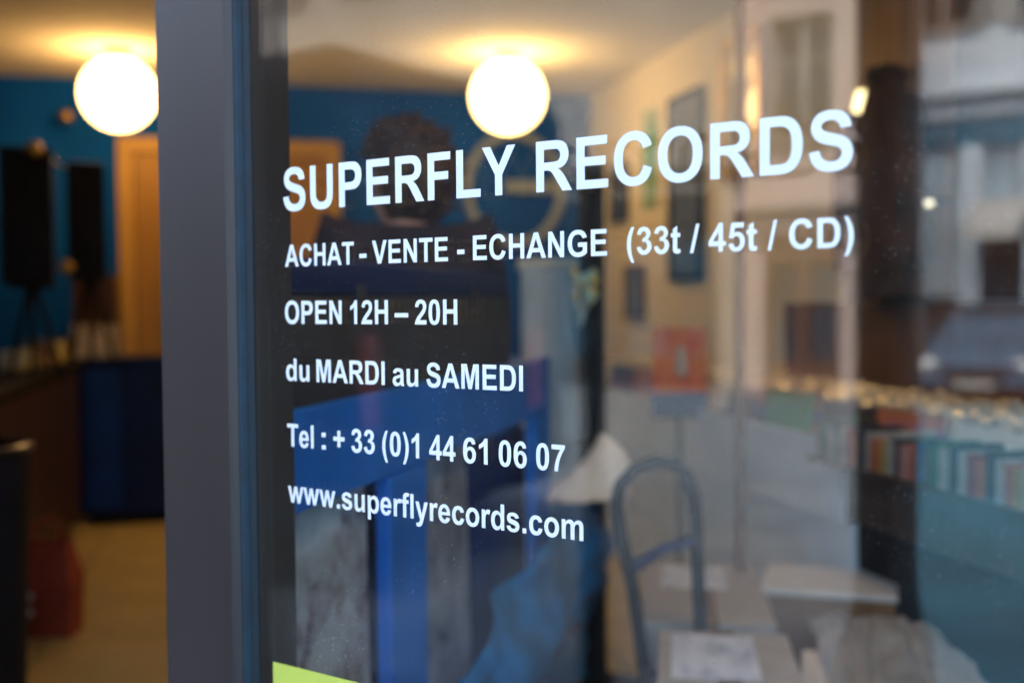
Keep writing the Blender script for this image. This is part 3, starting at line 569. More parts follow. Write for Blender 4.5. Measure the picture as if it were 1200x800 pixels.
# ================================================================== LAMPS
def globe(px, py, label):
    c = onz(px, py, ROOM_Z-.232); r = 42.8/FPX*(c-CAM).dot(FW)
    g = thing('globe_lamp', label, 'lamp', Mz((c.x, c.y, ROOM_Z)), 'round opal globes on the ceiling')
    zc = c.z-ROOM_Z
    pr = [(r*math.sin(math.pi*k/24)+1e-4, zc-r*math.cos(math.pi*k/24)) for k in range(25)]
    MB().lathe(pr, 40).build('globe', 'globe', g, True)
    MB().lathe([(.075, -.001), (.075, -.012), (.05, -.022), (.045, zc+r-.004)], 24).build('ceiling_cap', 'brass', g, True)
    return g
globe(595, 113, 'glowing round globe lamp on the ceiling above the ring on the blue wall')
globe(138.5, 110, 'glowing round globe lamp on the ceiling seen through the open doorway')
fill_globe = copy_tree([o for o in bpy.data.objects if o.name.startswith('globe_lamp')][0]); fill_globe.location = (1.05, 1.95, ROOM_Z)  # extra globe added out of view to brighten the goods near the pane
fill_globe['label'] = 'added unseen fill globe on the ceiling close behind the pane, above the cardboard boxes'
# ================================================================== BACK WALL
BY = BACKY
a0 = ony(137, 160, BY-.06); a1 = ony(398, 165, BY-.06)
dd = thing('double_door', 'ochre painted double door in the blue back wall', 'door', Mz((a0.x, BY, 0)))
wd = a1.x-a0.x; hd = a0.z
MB().box(0, .09, -.07, -.002, 0, hd).box(wd-.09, wd, -.07, -.002, 0, hd).box(.09, wd-.09, -.07, -.002, hd-.09, hd).build('door_frame', 'ochre2', dd)
for i in range(2):
    x0, x1 = (.095, wd/2-.003) if i == 0 else (wd/2+.003, wd-.095)
    lf = MB().box(x0, x1, -.045, -.003, .01, hd-.095, bevel=.003).build('door_leaf', 'ochre', dd)
    for z0, z1 in ((.15, .95), (1.1, hd-.22)): MB().box(x0+.1, x1-.1, -.052, -.0455, z0, z1, bevel=.003).build('panel', 'ochre', lf)
    hx = wd/2-.06 if i == 0 else wd/2+.06
    MB().tube([(hx, -.046, 1.02), (hx, -.085, 1.03), (hx, -.085, 1.2), (hx, -.046, 1.21)], .009, 8).build('handle', 'black', lf, True)
# ring on the wall
c = ony(603, 222, BY-.03); R0 = 62/FPX*(c-CAM).dot(FW)
rg = thing('wall_ring', 'large pale ring with a short bar hung on the blue back wall', 'wall ring', Mz((c.x, BY, c.z)))
ring_pts = [(R0*.91*math.cos(2*math.pi*k/56), -.03, R0*.91*1.12*math.sin(2*math.pi*k/56)) for k in range(56)]
MB().tube(ring_pts, .030, 10, True).build('ring', 'ring', rg, True)
e0 = ony(592, 212, BY-.03)-c; e1 = ony(660, 217, BY-.03)-c
MB().box(e0.x, R0*.9, -.045, -.012, -.02, .055, bevel=.008).build('bar', 'ring', rg)
# low navy cabinet and what stands on it
q0 = ony(95, 420, 6.72); q1 = ony(300, 420, 6.72)
nc = thing('low_cabinet', 'low navy blue cabinet against the back wall below the ochre door', 'cabinet', Mz((q0.x, 6.72, 0)))
cw_ = q1.x-q0.x; ch_ = q0.z
MB().box(0, cw_, 0, .34, .06, ch_-.03, bevel=.004).build('carcass', 'navy', nc)
MB().box(-.02, cw_+.02, -.02, .35, ch_-.029, ch_, bevel=.005).build('top', 'navy', nc)
for i in range(2): MB().box(.02 if i == 0 else cw_*.24, cw_*.22 if i == 0 else cw_-.02, -.018, -.001, .1, ch_-.06, bevel=.003).build('cabinet_door', 'navyleft' if i == 0 else 'navy', nc)
MB().box(.03, cw_-.03, .04, .33, 0, .059).build('plinth', 'black', nc)
def carton(name, label, cat, p, rz, w, d, h, m, tape='tape', group=None):
    b = thing(name, label, cat, Mz(p, rz), group)
    MB().box(-w/2, w/2, -d/2, d/2, 0, h, bevel=.004).build('carton_body', m, b)
    MB().box(-.024, .024, -d/2-.0008, d/2+.0008, h-.06, h+.0012).build('tape_strip', tape, b)
    return b
p = ony(112, 419, 6.85); carton('cardboard_box', 'small pale cardboard box on the navy cabinet', 'box', (p.x, 6.88, ch_), .03, .24, .2, .19, 'card')
p = ony(113, 376, 6.85); carton('shoe_box', 'dark brown box stacked on the pale cardboard box', 'box', (p.x, 6.88, ch_+.191), -.04, .235, .2, .28, 'darkwood')
# ================================================================== LEFT COUNTER
cnt = thing('sales_counter', 'dark counter with brown wooden front along the left side', 'counter', Mz((-.87, 0, 0)))
MB().box(-.75, .03, 3.7, 6.66, .905, .95, bevel=.008).build('counter_top', 'black', cnt)
MB().box(-.70, -.02, 3.75, 6.63, .08, .904).build('carcass', 'darkwood', cnt)
for i in range(5): MB().box(-.019, .0, 3.77+i*.572, 4.33+i*.572, .1, .885, bevel=.004).build('front_panel', 'darkwood', cnt)
MB().box(-.66, -.06, 3.78, 6.6, 0, .079).build('plinth', 'black', cnt)
def speaker(label, px0, px1, py0, py1, Y):
    a = ony(px0, py1, Y); b = ony(px1, py0, Y); w = b.x-a.x; h = b.z-a.z
    s = thing('loudspeaker', label, 'loudspeaker', Mz((a.x+w/2, Y, a.z), .12), 'black loudspeakers')
    MB().box(-w/2, w/2, 0, .24, 0, h, bevel=.008).build('cabinet', 'black', s)
    X = Matrix.Rotation(math.pi/2, 4, 'X')
    MB().lathe([(w*.4, .0), (w*.4, .006), (w*.34, .008), (w*.1, -.02+.03), (.001, .012)], 24, Matrix.Translation((0, -.001, h*.3)) @ X).build('woofer', 'black', s, True)
    MB().lathe([(w*.18, .0), (w*.18, .005), (w*.1, .012), (.001, .015)], 20, Matrix.Translation((0, -.001, h*.72)) @ X).build('tweeter', 'black', s, True)
    st = thing('speaker_stand', 'black splayed stand on the counter under a '+('wide' if px0 < 40 else 'narrow')+' loudspeaker', 'speaker stand', Mz((a.x+w/2, Y+.11, .95), .12))
    hh = a.z-.95
    MB().box(-w*.42, w*.42, -.1, .1, hh-.018, hh-.001, bevel=.003).build('plate', 'black', st)
    for k in range(3):
        t = 2*math.pi*k/3+.5
        MB().tube([(.02*math.cos(t), .02*math.sin(t), hh-.018), (.12*math.cos(t), .09*math.sin(t), .008)], .012, 8).build('leg', 'black', st, True)
speaker('wide black loudspeaker on the left counter', 2, 60, 172, 333, 5.3)
speaker('narrow black loudspeaker beside the wide one', 80, 122, 190, 326, 5.9)
# lamp-lit trifles on the counter
def small(name, label, cat, px, py, mk, m, z=.95, rz=0, smooth=False, group=None):
    p = onz(px, py, z); o = mk().build(name, m, None, smooth, Mz((p.x, p.y, z), rz)); return tag(o, label, cat, group)
small('storage_tin', 'orange tin at the near end of the counter', 'tin', 4, 402, lambda: MB().lathe([(.07, 0), (.075, .01), (.075, .2), (.07, .21), (.068, .205)], 20), 'red', smooth=True)
small('mug', 'white mug on the counter beside the orange tin', 'mug', 9, 434, lambda: MB().lathe([(.03, 0), (.04, .01), (.042, .09), (.038, .09), (.034, .012), (.002, .01)], 20).tube([(.04, 0, .075), (.065, 0, .07), (.068, 0, .04), (.041, 0, .02)], .006, 8), 'offwhite', smooth=True)
for i, (px, py, sz) in enumerate(((28, 432, .10), (45, 427, .13), (62, 423, .11), (78, 420, .12))):
    small('disc_stack', ['pile of yellowish discs beside the white mug', 'taller pile of discs on the counter', 'pile of ochre discs at the counter middle', 'pile of discs at the far counter end'][i], 'disc pile', px, py,
          lambda: MB().lathe([(.065, 0), (.066, sz*.3), (.062, sz*.32), (.066, sz*.36), (.066, sz*.7), (.061, sz*.72), (.065, sz*.76), (.065, sz), (.02, sz+.002)], 20), SLEEVES[6 if i % 2 == 0 else 8], smooth=True, group='disc piles')
for px, py, Y, r_, lab in ((78, 137, 7.0, .04, 'small brass wall spotlight high on the blue wall'), (78, 313, 5.8, .035, 'small brass knob lamp between the loudspeakers'), (40, 175, 5.2, .035, 'small brass spot above the wide loudspeaker')):
    p = ony(px, py, Y); b = thing('spotlight', lab, 'spotlight', Mz(p))
    MB().lathe([(r_*math.sin(math.pi*k/12)+1e-4, -r_*math.cos(math.pi*k/12)) for k in range(13)], 20).build('head', 'brass', b, True)
    MB().tube([(0, .02, 0), (0, .10, .02), (0, BY-Y-.005, .02)], .006, 8).build('arm', 'brass', b, True)
# black bin at the doorway, red bag
p = ony(25, 640, 3.05); zt = ony(20, 522, 3.05).z
bn = thing('waste_bin', 'tall black bin beside the doorway', 'bin', Mz((p.x-.17, 3.2, 0)))
MB().lathe([(.135, 0), (.14, .01), (.17, zt-.03), (.155, zt-.03), (.13, .03)], 28, cap=False).build('body', 'black', bn, True)
MB().tube([(.17*math.cos(2*math.pi*k/28), .17*math.sin(2*math.pi*k/28), zt-.02) for k in range(28)], .012, 8, True).build('rim', 'blackgloss', bn, True)
p = onz(58, 742, 0)
bg_ = thing('paper_bag', 'red brown paper bag standing on the tiled floor', 'bag', Mz((p.x, p.y, 0), -.25))
def bagf(s):
    mb = MB(); w, d, h = .115, .06, .36
    b0 = [(-w*.9, -d, 0), (w*.9, -d, 0), (w*.9, d, 0), (-w*.9, d, 0)]; b1 = [(-w, -d*.9, h*.6), (w*.95, -d, h*.55), (w, d, h*.6), (-w, d, h*.6)]
    b2 = [(-w*.8, -d*.5, h), (w*.7, -d*.55, h*.96), (w*.75, d*.5, h), (-w*.85, d*.5, h*.98)]
    r = [[mb.bm.verts.new(p_) for p_ in q] for q in (b0, b1, b2)]
    mb.bm.faces.new(list(reversed(r[0])))
    for a, b in zip(r, r[1:]):
        for k in range(4): mb.bm.faces.new((a[k], a[(k+1) % 4], b[(k+1) % 4], b[k]))
    return mb
bagf(0).build('bag_body', 'red', bg_)
for sgn in (-1, 1): MB().tube([(-.05, sgn*.03, .35), (-.045, sgn*.035, .42), (0, sgn*.035, .45), (.045, sgn*.035, .42), (.05, sgn*.03, .35)], .006, 8).build('handle', 'red', bg_, True)
for zz in (.10, .16): MB().lathe([(.018, -.001), (.018, .001)], 16, Matrix.Translation((-.05, -.0655, zz)) @ Matrix.Rotation(math.pi/2, 4, 'X')).build('print_dot', 'offwhite', bg_)
# ================================================================== BLUE RACK
rdir = Vector((math.sin(math.radians(28.9)), math.cos(math.radians(28.9)), 0)); rang = math.atan2(rdir.y, rdir.x)
P0 = dep(335, 608, 1.66); zb_ = P0.z; zt_ = dep(335, 484, 1.66).z
def along(px):      # distance along the rack's near face for a picture column
    d = ray(px, 500); n = Vector((rdir.y, -rdir.x, 0)); t = (P0-CAM).dot(n)/d.dot(n); return (CAM+d*t-P0).dot(rdir)
rk = thing('display_rack', 'blue painted wooden rack standing behind the pane with posters under its top board', 'rack', Mz((P0.x, P0.y, 0), rang))
xs, xe = along(298), along(645)
MB().box(xs, xe, 0, .028, zb_, zt_, bevel=.004).build('top_board', 'bluewood', rk)
MB().box(xs, xe, .092, .12, zb_, zt_, bevel=.004).build('top_board', 'bluewood', rk)
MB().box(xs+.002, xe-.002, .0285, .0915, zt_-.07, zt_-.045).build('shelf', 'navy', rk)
for px0, px1 in ((298, 344), (456, 500), (627, 650)):
    l0, l1 = along(px0), min(along(px1), xe)
    MB().box(l0+.001, l1-.001, .0, .03, 0, zb_-.001, bevel=.004).build('leg', 'bluewood', rk)
    MB().box(l0+.001, l1-.001, .09, .12, 0, zb_-.001, bevel=.004).build('leg', 'bluewood', rk)
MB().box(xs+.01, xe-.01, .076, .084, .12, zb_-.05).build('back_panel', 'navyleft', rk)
RK = Mz((P0.x, P0.y, 0), rang)
def sheet(name, label, px0, px1, z0, z1, y, m, cat='poster'):
    x0, x1 = along(px0), along(px1); n = 8
    o = MB().quadgrid(lambda a, b: Vector((x0+(x1-x0)*a, y+.01*math.sin(a*5+b*3)*.6, z0+(z1-z0)*b)), n, n, .0012).build(name, m, None, True, RK)
    return tag(o, label, cat)
PR1 = print_mat('newsprint', (.78, .84, .90), [(.05, .05, .08), (.40, .30, .34), (.60, .68, .76)], 13)
PR2 = print_mat('newsprint_dark', (.72, .80, .90), [(.05, .05, .09), (.30, .34, .48)], 9)
sheet('poster', 'grey printed poster hung under the near half of the blue rack', 348, 452, .16, zb_-.01, .034, PR1)
sheet('poster', 'narrow grey poster hung under the far half of the blue rack', 503, 566, .30, zb_-.01, .036, PR2)
# crumpled blue plastic sheet in front of the far legs
def crump(a, b):
    x = along(497)+(along(668)-along(497))*a; z = .10+.66*b*(.55+.45*a)
    from mathutils import noise
    n = noise.noise(Vector((a*5, b*4, 1.3)))*.05+noise.noise(Vector((a*11+b*6, b*9, 4.1)))*.025
    return Vector((x, -.05-.05*math.sin(b*3.1)+n, z+n*.3))
tag(MB().quadgrid(crump, 30, 24, .0015).build('plastic_sheet', 'plastic_blue', None, True, RK), 'crumpled blue plastic sheet draped low against the rack', 'plastic sheet')
# charcoal case on the rack
zs_ = zt_-.045; c0, c1 = along(338), along(612); zc1 = CZ+.012; zc2 = CZ+.075
ck = thing('record_case', 'long charcoal case with rounded navy lid standing on the blue rack', 'case', RK @ Matrix.Translation((c0, .030, zs_)))
wcs = c1-c0
MB().box(0, wcs, 0, .060, 0, zc1-zs_, bevel=.006).build('body', 'char', ck)
MB().box(.012, wcs-.004, -.003, .064, zc1-zs_+.0005, zc2-zs_, bevel=.02).build('lid', 'navy', ck, True)
for x_ in (wcs*.25, wcs*.75): MB().box(x_-.02, x_+.02, -.007, -.0035, zc1-zs_-.02, zc1-zs_+.02, bevel=.002).build('latch', 'char', ck)
# ================================================================== PERSON
def person(label, px, D, top_px):
    tp = dep(px, top_px, D); H = tp.z; k = H/1.70
    f = (-RT*.25+FW*.97); ang = math.atan2(f.y, f.x)-math.pi/2
    root = thing('person', label, 'person', Mz((tp.x, tp.y, 0), ang))
    J = {}; E_ = []
    def j(n, x, y, z, r, par=None):
        J[n] = (Vector((x, y, z))*k, r*k)
        if par: E_.append((par, n))
    j('pel', 0, 0, .93, .135); j('sp', 0, -.01, 1.10, .125, 'pel'); j('ch', 0, -.01, 1.30, .138, 'sp'); j('nb', 0, -.005, 1.405, .065, 'ch'); j('nt', 0, .012, 1.50, .052, 'nb')
    for s, c_ in ((-1, 'l'), (1, 'r')):
        j(c_+'sh', s*.185, -.01, 1.425, .068, 'ch'); j(c_+'el', s*.225, .03, 1.10, .045, c_+'sh'); j(c_+'wr', s*.16, .25, 1.03, .028, c_+'el')
        j(c_+'pa', s*.145, .32, 1.03, .032, c_+'wr')
        for q, (dx, ln) in enumerate(((-.026, .062), (-.009, .074), (.009, .070), (.025, .055))):
            j(c_+'f%d' % q, s*.145+dx, .36, 1.028, .0095, c_+'pa'); j(c_+'g%d' % q, s*.145+dx*1.1, .36+ln*.6, 1.015, .008, c_+'f%d' % q); j(c_+'h%d' % q, s*.145+dx*1.1, .36+ln, .995, .007, c_+'g%d' % q)
        j(c_+'t0', s*.145-s*.035, .315, 1.02, .011, c_+'pa'); j(c_+'t1', s*.145-s*.055, .35, 1.01, .009, c_+'t0')
        j(c_+'hp', s*.09, 0, .88, .09, 'pel'); j(c_+'kn', s*.10, .02, .49, .058, c_+'hp'); j(c_+'an', s*.10, -.01, .09, .042, c_+'kn'); j(c_+'to', s*.115, .15, .035, .035, c_+'an')
    j('nm', 0, .004, 1.462, .060)
    E_.append(('nb', 'nm'))
    def skin(names, grow, nm):
        idx = {n: i for i, n in enumerate(names)}
        me = bpy.data.meshes.new(nm); me.from_pydata([J[n][0] for n in names], [(idx[a], idx[b]) for a, b in E_ if a in idx and b in idx], [])
        o = bpy.data.objects.new(nm, me); COL.objects.link(o)
        md = o.modifiers.new('s', 'SKIN'); md.use_smooth_shade = True
        for i, n in enumerate(names):
            v = me.skin_vertices[0].data[i]; r = J[n][1]+grow*k; v.radius = (r, r*.82 if n in ('pel', 'sp', 'ch') else r); v.use_root = (i == 0)
        o.modifiers.new('u', 'SUBSURF').levels = 2
        m2 = bpy.data.meshes.new_from_object(o.evaluated_get(bpy.context.evaluated_depsgraph_get()))
        bpy.data.objects.remove(o); return m2
    body = skin([n for n in J if n != 'nm'], 0, 'body')
    bm = bmesh.new(); bm.from_mesh(body)
    hc = Vector((0, .03, 1.575))*k; k0_ = k; k = k*1.13
    r = bmesh.ops.create_uvsphere(bm, u_segments=28, v_segments=20, radius=1)
    for v in r['verts']:
        x, y, z = v.co
        px_ = x*.074*(1-.18*max(0, -z)); py_ = y*.096; pz = z*.115
        if y > 0: py_ += .022*math.exp(-((x/.22)**2))*math.exp(-(((z+.12)/.22)**2))*y      # nose
        if y > 0: py_ -= .008*math.exp(-(((abs(x)-.42)/.2)**2))*math.exp(-(((z-.05)/.14)**2))     # eye sockets
        if y > 0: py_ += .006*math.exp(-((x/.35)**2))*math.exp(-(((z+.5)/.10)**2))               # lips
        if y > 0 and z < -.6: py_ += .012*(1-abs(x))                                                # chin
        v.co = hc+Vector((px_, py_, pz))*k
    HR = Matrix.Translation(hc) @ Matrix.Rotation(math.radians(37), 4, 'Z') @ Matrix.Translation(-hc)
    hv = list(r['verts'])
    for s in (-1, 1):                                                                                 # ears
        r = bmesh.ops.create_uvsphere(bm, u_segments=12, v_segments=8, radius=1)
        for v in r['verts']: v.co = hc+Vector((s*(.074+v.co.x*.010), -.008+v.co.y*.018, -.012+v.co.z*.032))*k
        hv += list(r['verts'])
    for v in hv: v.co = HR @ v.co
    bm.to_mesh(body); bm.free()
    bo = obj('body', body, 'skin', root, True)
    for s in (-1, 1): MB().lathe([(.011*math.sin(math.pi*t/8)+1e-4, -.011*math.cos(math.pi*t/8)) for t in range(9)], 12, HR @ Matrix.Translation((hc+Vector((s*.031, .080, .006))*k))).build('eye', 'eye', root, True)
    k = k0_
    tj = ['ch', 'sp', 'pel', 'nb']+[c_+n for c_ in 'lr' for n in ('sh', 'el', 'wr')]
    jk = obj('jacket', skin(['pel', 'sp', 'ch', 'nb', 'nm']+[c_+n for c_ in 'lr' for n in ('sh', 'el', 'wr')], .022, 'jacket'), 'jacket', root, True)
    obj('trousers', skin(['pel']+[c_+n for c_ in 'lr' for n in ('hp', 'kn', 'an')], .016, 'trousers'), 'jeans', root, True)
    # hair: tousled cap down to the nape
    from mathutils import noise
    k = k0_*1.20
    hb = bmesh.new(); bmesh.ops.create_icosphere(hb, subdivisions=4, radius=1)
    kill = []
    for v in hb.verts:
        x, y, z = v.co
        if (y > .42 and z < .38) or (y > .0 and z < -.12 and y > -.05+.2*z) or z < -.86: kill.append(v)
    bmesh.ops.delete(hb, geom=kill, context='VERTS')
    for v in hb.verts:
        x, y, z = v.co; n = noise.noise(v.co*5)*.010+noise.noise(v.co*13)*.007
        v.co = hc+Vector((x*(.094+n), -.008+y*(.116+n), .012+z*(.130+n)))*k
        v.co = HR @ v.co
    me = bpy.data.meshes.new('hair'); hb.to_mesh(me); hb.free()
    ho = obj('hair', me, 'hair', root, True)
    # locks: short curved tufts standing off the cap
    tf = MB(); rnd = random.Random(3)
    for _ in range(260):
        t = rnd.uniform(0, 2*math.pi); z = rnd.uniform(-.55, 1); rr = math.sqrt(max(0, 1-z*z)); d = Vector((rr*math.cos(t), rr*math.sin(t), z))
        if d.y > .3 and d.z < .45: continue
        b0 = hc+Vector((d.x*.092, -.008+d.y*.113, .012+d.z*.128))*k
        b0 = HR @ b0; d = HR.to_3x3() @ d
        side = Vector((rnd.uniform(-1, 1), rnd.uniform(-1, 1), rnd.uniform(-1, .2))).normalized()
        tf.tube([b0, b0+(d*.008+side*.012)*k, b0+(d*.010+side*.03)*k], [.007*k, .005*k, .0012*k], 5)
    tf.build('tufts', 'hair', ho, True)
    k = k0_
    for s in (-1, 1):
        MB().box(-.045, .045, -.08, .19, 0, .075, Matrix.Translation((s*.112*k, 0, .001)), bevel=.02).build('shoe', 'black', root, True)
    return root
person('person with tousled brown hair in dark burgundy jacket, back turned, behind the charcoal case', 476, 2.92, 155)
# ================================================================== MIDDLE OF THE SHOP
# pale grey cabinet end, black post with peg, cap, dried flowers
pg0 = dep(612, 400, 3.75); pg1 = dep(676, 400, 3.75); zg = dep(640, 303, 3.75).z
gc = thing('tall_cabinet', 'narrow pale grey cabinet between the blue rack and the black post', 'cabinet', Mz((pg0.x, pg0.y, 0), -YAW))
wg = (pg1-pg0).length
MB().box(0, wg, 0, .4, .05, zg-.03, bevel=.004).build('carcass', 'grey', gc)
MB().box(-.012, wg+.008, -.012, .41, zg-.0295, zg, bevel=.004).build('top', 'offwhite', gc)
MB().box(.015, wg-.015, -.014, -.0008, .08, zg-.06, bevel=.003).build('cabinet_door', 'grey', gc)
MB().box(.02, wg-.02, .03, .38, 0, .0495).build('plinth', 'black', gc)
pb = dep(693, 400, 3.5); zp = dep(693, 192, 3.5).z; wp = 30/FPX*3.5
bp_ = thing('display_post', 'slim square black post with a round base standing on the floor', 'post', Mz((pb.x, pb.y, 0), -YAW))
MB().box(-wp/2, wp/2, -wp/2, wp/2, .03, zp, bevel=.004).build('upright', 'black', bp_)
MB().lathe([(.22, 0), (.22, .015), (.2, .029), (.05, .0295)], 28).build('base', 'black', bp_, True)
cp = dep(700, 560, 3.3); zpeg = cp.z
MB().tube([(0, -wp/2-.0005, zpeg+.04), (.01, -.16, zpeg+.045)], .008, 8).build('peg', 'black', bp_, True)
cp = dep(694, 582, 3.3)
cap = thing('peaked_cap', 'tan peaked cap hung on the black post with its brim pointing at the rack', 'cap', Mz((cp.x, cp.y, cp.z-.005), -YAW))
def capf(a, b):
    t = 2*math.pi*a; tab = [(-.02, .132), (.015, .098), (.040, .075), (.0475, .047), (.033, .010)]
    f = min(3.999, b*4); i_ = int(f); g_ = f-i_; cx_ = tab[i_][0]*(1-g_)+tab[i_+1][0]*g_; hw = tab[i_][1]*(1-g_)+tab[i_+1][1]*g_
    return Vector((cx_+hw*math.cos(t), hw*.8*math.sin(t), .012+.175*b))
MB().quadgrid(capf, 28, 10).build('crown', 'tan', cap, True)
def brimf(a, b):
    t = math.pi/2+math.pi*a; r0, r1 = .084, .20
    x = -.02+math.cos(t)*(.131+.04*b*max(0, -math.cos(t))**.6); y = math.sin(t)*(.104+.008*b)
    return Vector((x, y, .012-.006*b))
MB().quadgrid(brimf, 24, 6, .004).build('brim', 'tan', cap, True)
MB().lathe([(.008*math.sin(math.pi*t/6)+1e-4, .168-.006*math.cos(math.pi*t/6)) for t in range(7)], 10, Matrix.Translation((.033, 0, .018))).build('button', 'tan', cap, True)
fd = dep(687, 372, 3.38)
fw_ = thing('dried_flowers', 'small bunch of ochre dried flowers hung on the black post', 'flowers', Mz((fd.x, fd.y, fd.z)))
rn = random.Random(5)
for q in range(14):
    a, b = rn.uniform(-.04, .03), rn.uniform(-.02, .02); h = rn.uniform(.04, .13)
    MB().tube([(0, .06, -.03), (a*.5, b*.5+.03, h*.5), (a, b, h)], .0025, 5).build('stem', 'tan', fw_)
    MB().lathe([(.001, h-.006), (.012, h), (.014, h+.012), (.004, h+.024)], 8, Matrix.Translation((a, b, 0))).build('flower_head', SLEEVES[6], fw_, True)
# thin wooden post floor to ceiling
p = dep(867, 400, 3.3)
MBp = MB().box(-.013, .013, -.013, .013, .02, ROOM_Z-.001).box(-.03, .03, -.03, .03, 0, .0195)
tag(MBp.build('wooden_post', 'wood', None, False, Mz((p.x, p.y, 0), -YAW)), 'thin brown wooden post from floor to ceiling before the record bins', 'post')
# hand truck
D = 2.72; ht = thing('hand_truck', 'black tubular hand truck with a looped handle behind the cardboard boxes', 'hand truck', Mz((0, 0, 0)))
lp = [(757, 800), (742, 690), (726, 620), (722, 590), (727, 568), (745, 549), (768, 541), (788, 543), (804, 556), (813, 580), (816, 610), (817, 650), (820, 720), (824, 800)]
pts = [dep(x, y, D) for x, y in lp]
b0, b1 = pts[0].copy(), pts[-1].copy(); b0.z = .16; b1.z = .16
MB().tube([b0]+pts+[b1], .0165, 12).build('frame_loop', 'black', ht, True)
for (xa, ya), (xb, yb) in (((741, 664), (817, 632)), ((757, 790), (823, 788))):
    A_, B_ = dep(xa, ya, D), dep(xb, yb, D); mid = (A_+B_)/2+Vector((0, 0, .012)); MB().tube([A_, mid, B_], .014, 10).build('crossbar', 'navy', ht, True)
for bb in (b0, b1):
    Wm = Matrix.Translation((bb.x, bb.y+.03, .10)) @ Matrix.Rotation(-YAW, 4, 'Z') @ Matrix.Rotation(math.pi/2, 4, 'Y')
    w_ = MB().lathe([(.06, -.022), (.092, -.022), (.1, -.01), (.1, .01), (.092, .022), (.06, .022)], 24, cap=False).build('wheel', 'rubber', ht, True, Wm)
    MB().lathe([(.001, -.012), (.0605, -.014), (.0605, .014), (.001, .012)], 20).build('hub', 'grey', w_, True)
mid = (b0+b1)/2; MB().box(-.12, .12, -.28, .0, .0, .006, bevel=.002).build('toe_plate', 'black', ht, False, Mz((mid.x, mid.y, .05), -YAW))
# cardboard boxes, placed by the outline of their lids
def lid_box(name, label, A, B, Dq, z, m, z0=0, labelq=None, lm='label', group=None, dscale=1.0):
    a, b, d = onz(*A, z), onz(*B, z), onz(*Dq, z)
    w = (b-a).length; ang = math.atan2(d.y-a.y, d.x-a.x)-math.pi/2; yv = Vector((-math.sin(ang), math.cos(ang), 0)); dl = abs((d-a).dot(yv))*dscale
    o = thing(name, label, 'box', Mz((a.x, a.y, z0), ang), group)
    MB().box(0, w, 0, dl, 0, z-z0, bevel=.004).build('carton_body', m, o)
    MB().box(w*.5-.024, w*.5+.024, -.0008, dl+.0008, z-z0-.09, z-z0+.001).build('tape_strip', 'tape', o)
    if labelq:
        x0, x1, y0, y1 = labelq
        MB().box(w*x0, w*x1, dl*y0, dl*y1, z-z0+.0015, z-z0+.0022).build('shipping_label', lm, o)
    return o
lid_box('cardboard_box', 'grey brown cardboard box with a white label behind the lower labelled box', (752, 728), (903, 722), (756, 652), .45, 'card', 0, (.15, .70, .52, .95), dscale=.9)
lid_box('cardboard_box', 'larger cardboard box with a wide white label, lower than the box behind it', (768, 838), (948, 830), (772, 737), .48, 'card', 0, (.10, .72, .38, .93))
# carton with a white lid, the shade on its front put into the brown
oc = lid_box('lidded_carton', 'carton with shaded brown sides and a white lid between the labelled boxes and the bins', (893, 690), (1046, 693), (903, 661), .45, 'cardshade', 0)
bb_ = [o for o in oc.children if o.name.startswith('carton_body')][0].data; mx_ = max(v.co.x for v in bb_.vertices); my_ = max(v.co.y for v in bb_.vertices); mz_ = max(v.co.z for v in bb_.vertices)
for o in [o for o in oc.children if o.name.startswith('tape')]: bpy.data.objects.remove(o)
MB().box(-.006, mx_+.006, -.006, my_+.006, mz_-.012, mz_+.004, bevel=.003).build('lid', 'whitecard', oc)
# pile of pale mailers
a = onz(955, 718, .50); b = onz(1100, 738, .50)
ang = math.atan2(b.y-a.y, b.x-a.x)-.25
pm = (onz(960, 800, .48)+onz(1120, 800, .48))/2
cr_ = lid_box('cardboard_box', 'plain cardboard box carrying the pale flat mailers', (962, 845), (1140, 850), (970, 745), .40, 'card', 0)
pm = (onz(970, 790, .42)+onz(1120, 800, .42))/2
tag(MB().box(-.19, .19, -.16, .16, 0, .022, bevel=.005).build('flat_mailer', 'whitecard', None, False, Matrix.Translation((pm.x, pm.y, .402)) @ Matrix.Rotation(-.5, 4, 'Z')), 'pale flat mailer under the crumpled wrapping on the plain cardboard box', 'mailer')
from mathutils import noise as _nz
q00, q10, q01, q11 = onz(948, 716, .47), onz(1092, 728, .47), onz(1000, 860, .46), onz(1215, 850, .46)
def wrapf(a, b):
    p_ = (q00*(1-a)+q10*a)*(1-b)+(q01*(1-a)+q11*a)*b
    n_ = _nz.noise(Vector((a*4, b*5, 7.7)))*.014+abs(_nz.noise(Vector((a*7+b*4, b*3, 2.2))))*.016+_nz.noise(Vector((a*22+b*10, b*4, .3)))*.010
    return p_+Vector((n_*.3, 0, n_-.012*(2*a-1)**2))
tag(MB().quadgrid(wrapf, 44, 36, .0012).build('paper_wrapping', 'wrap', None, True), 'crumpled pale wrapping spread over the plain cardboard box', 'wrapping')
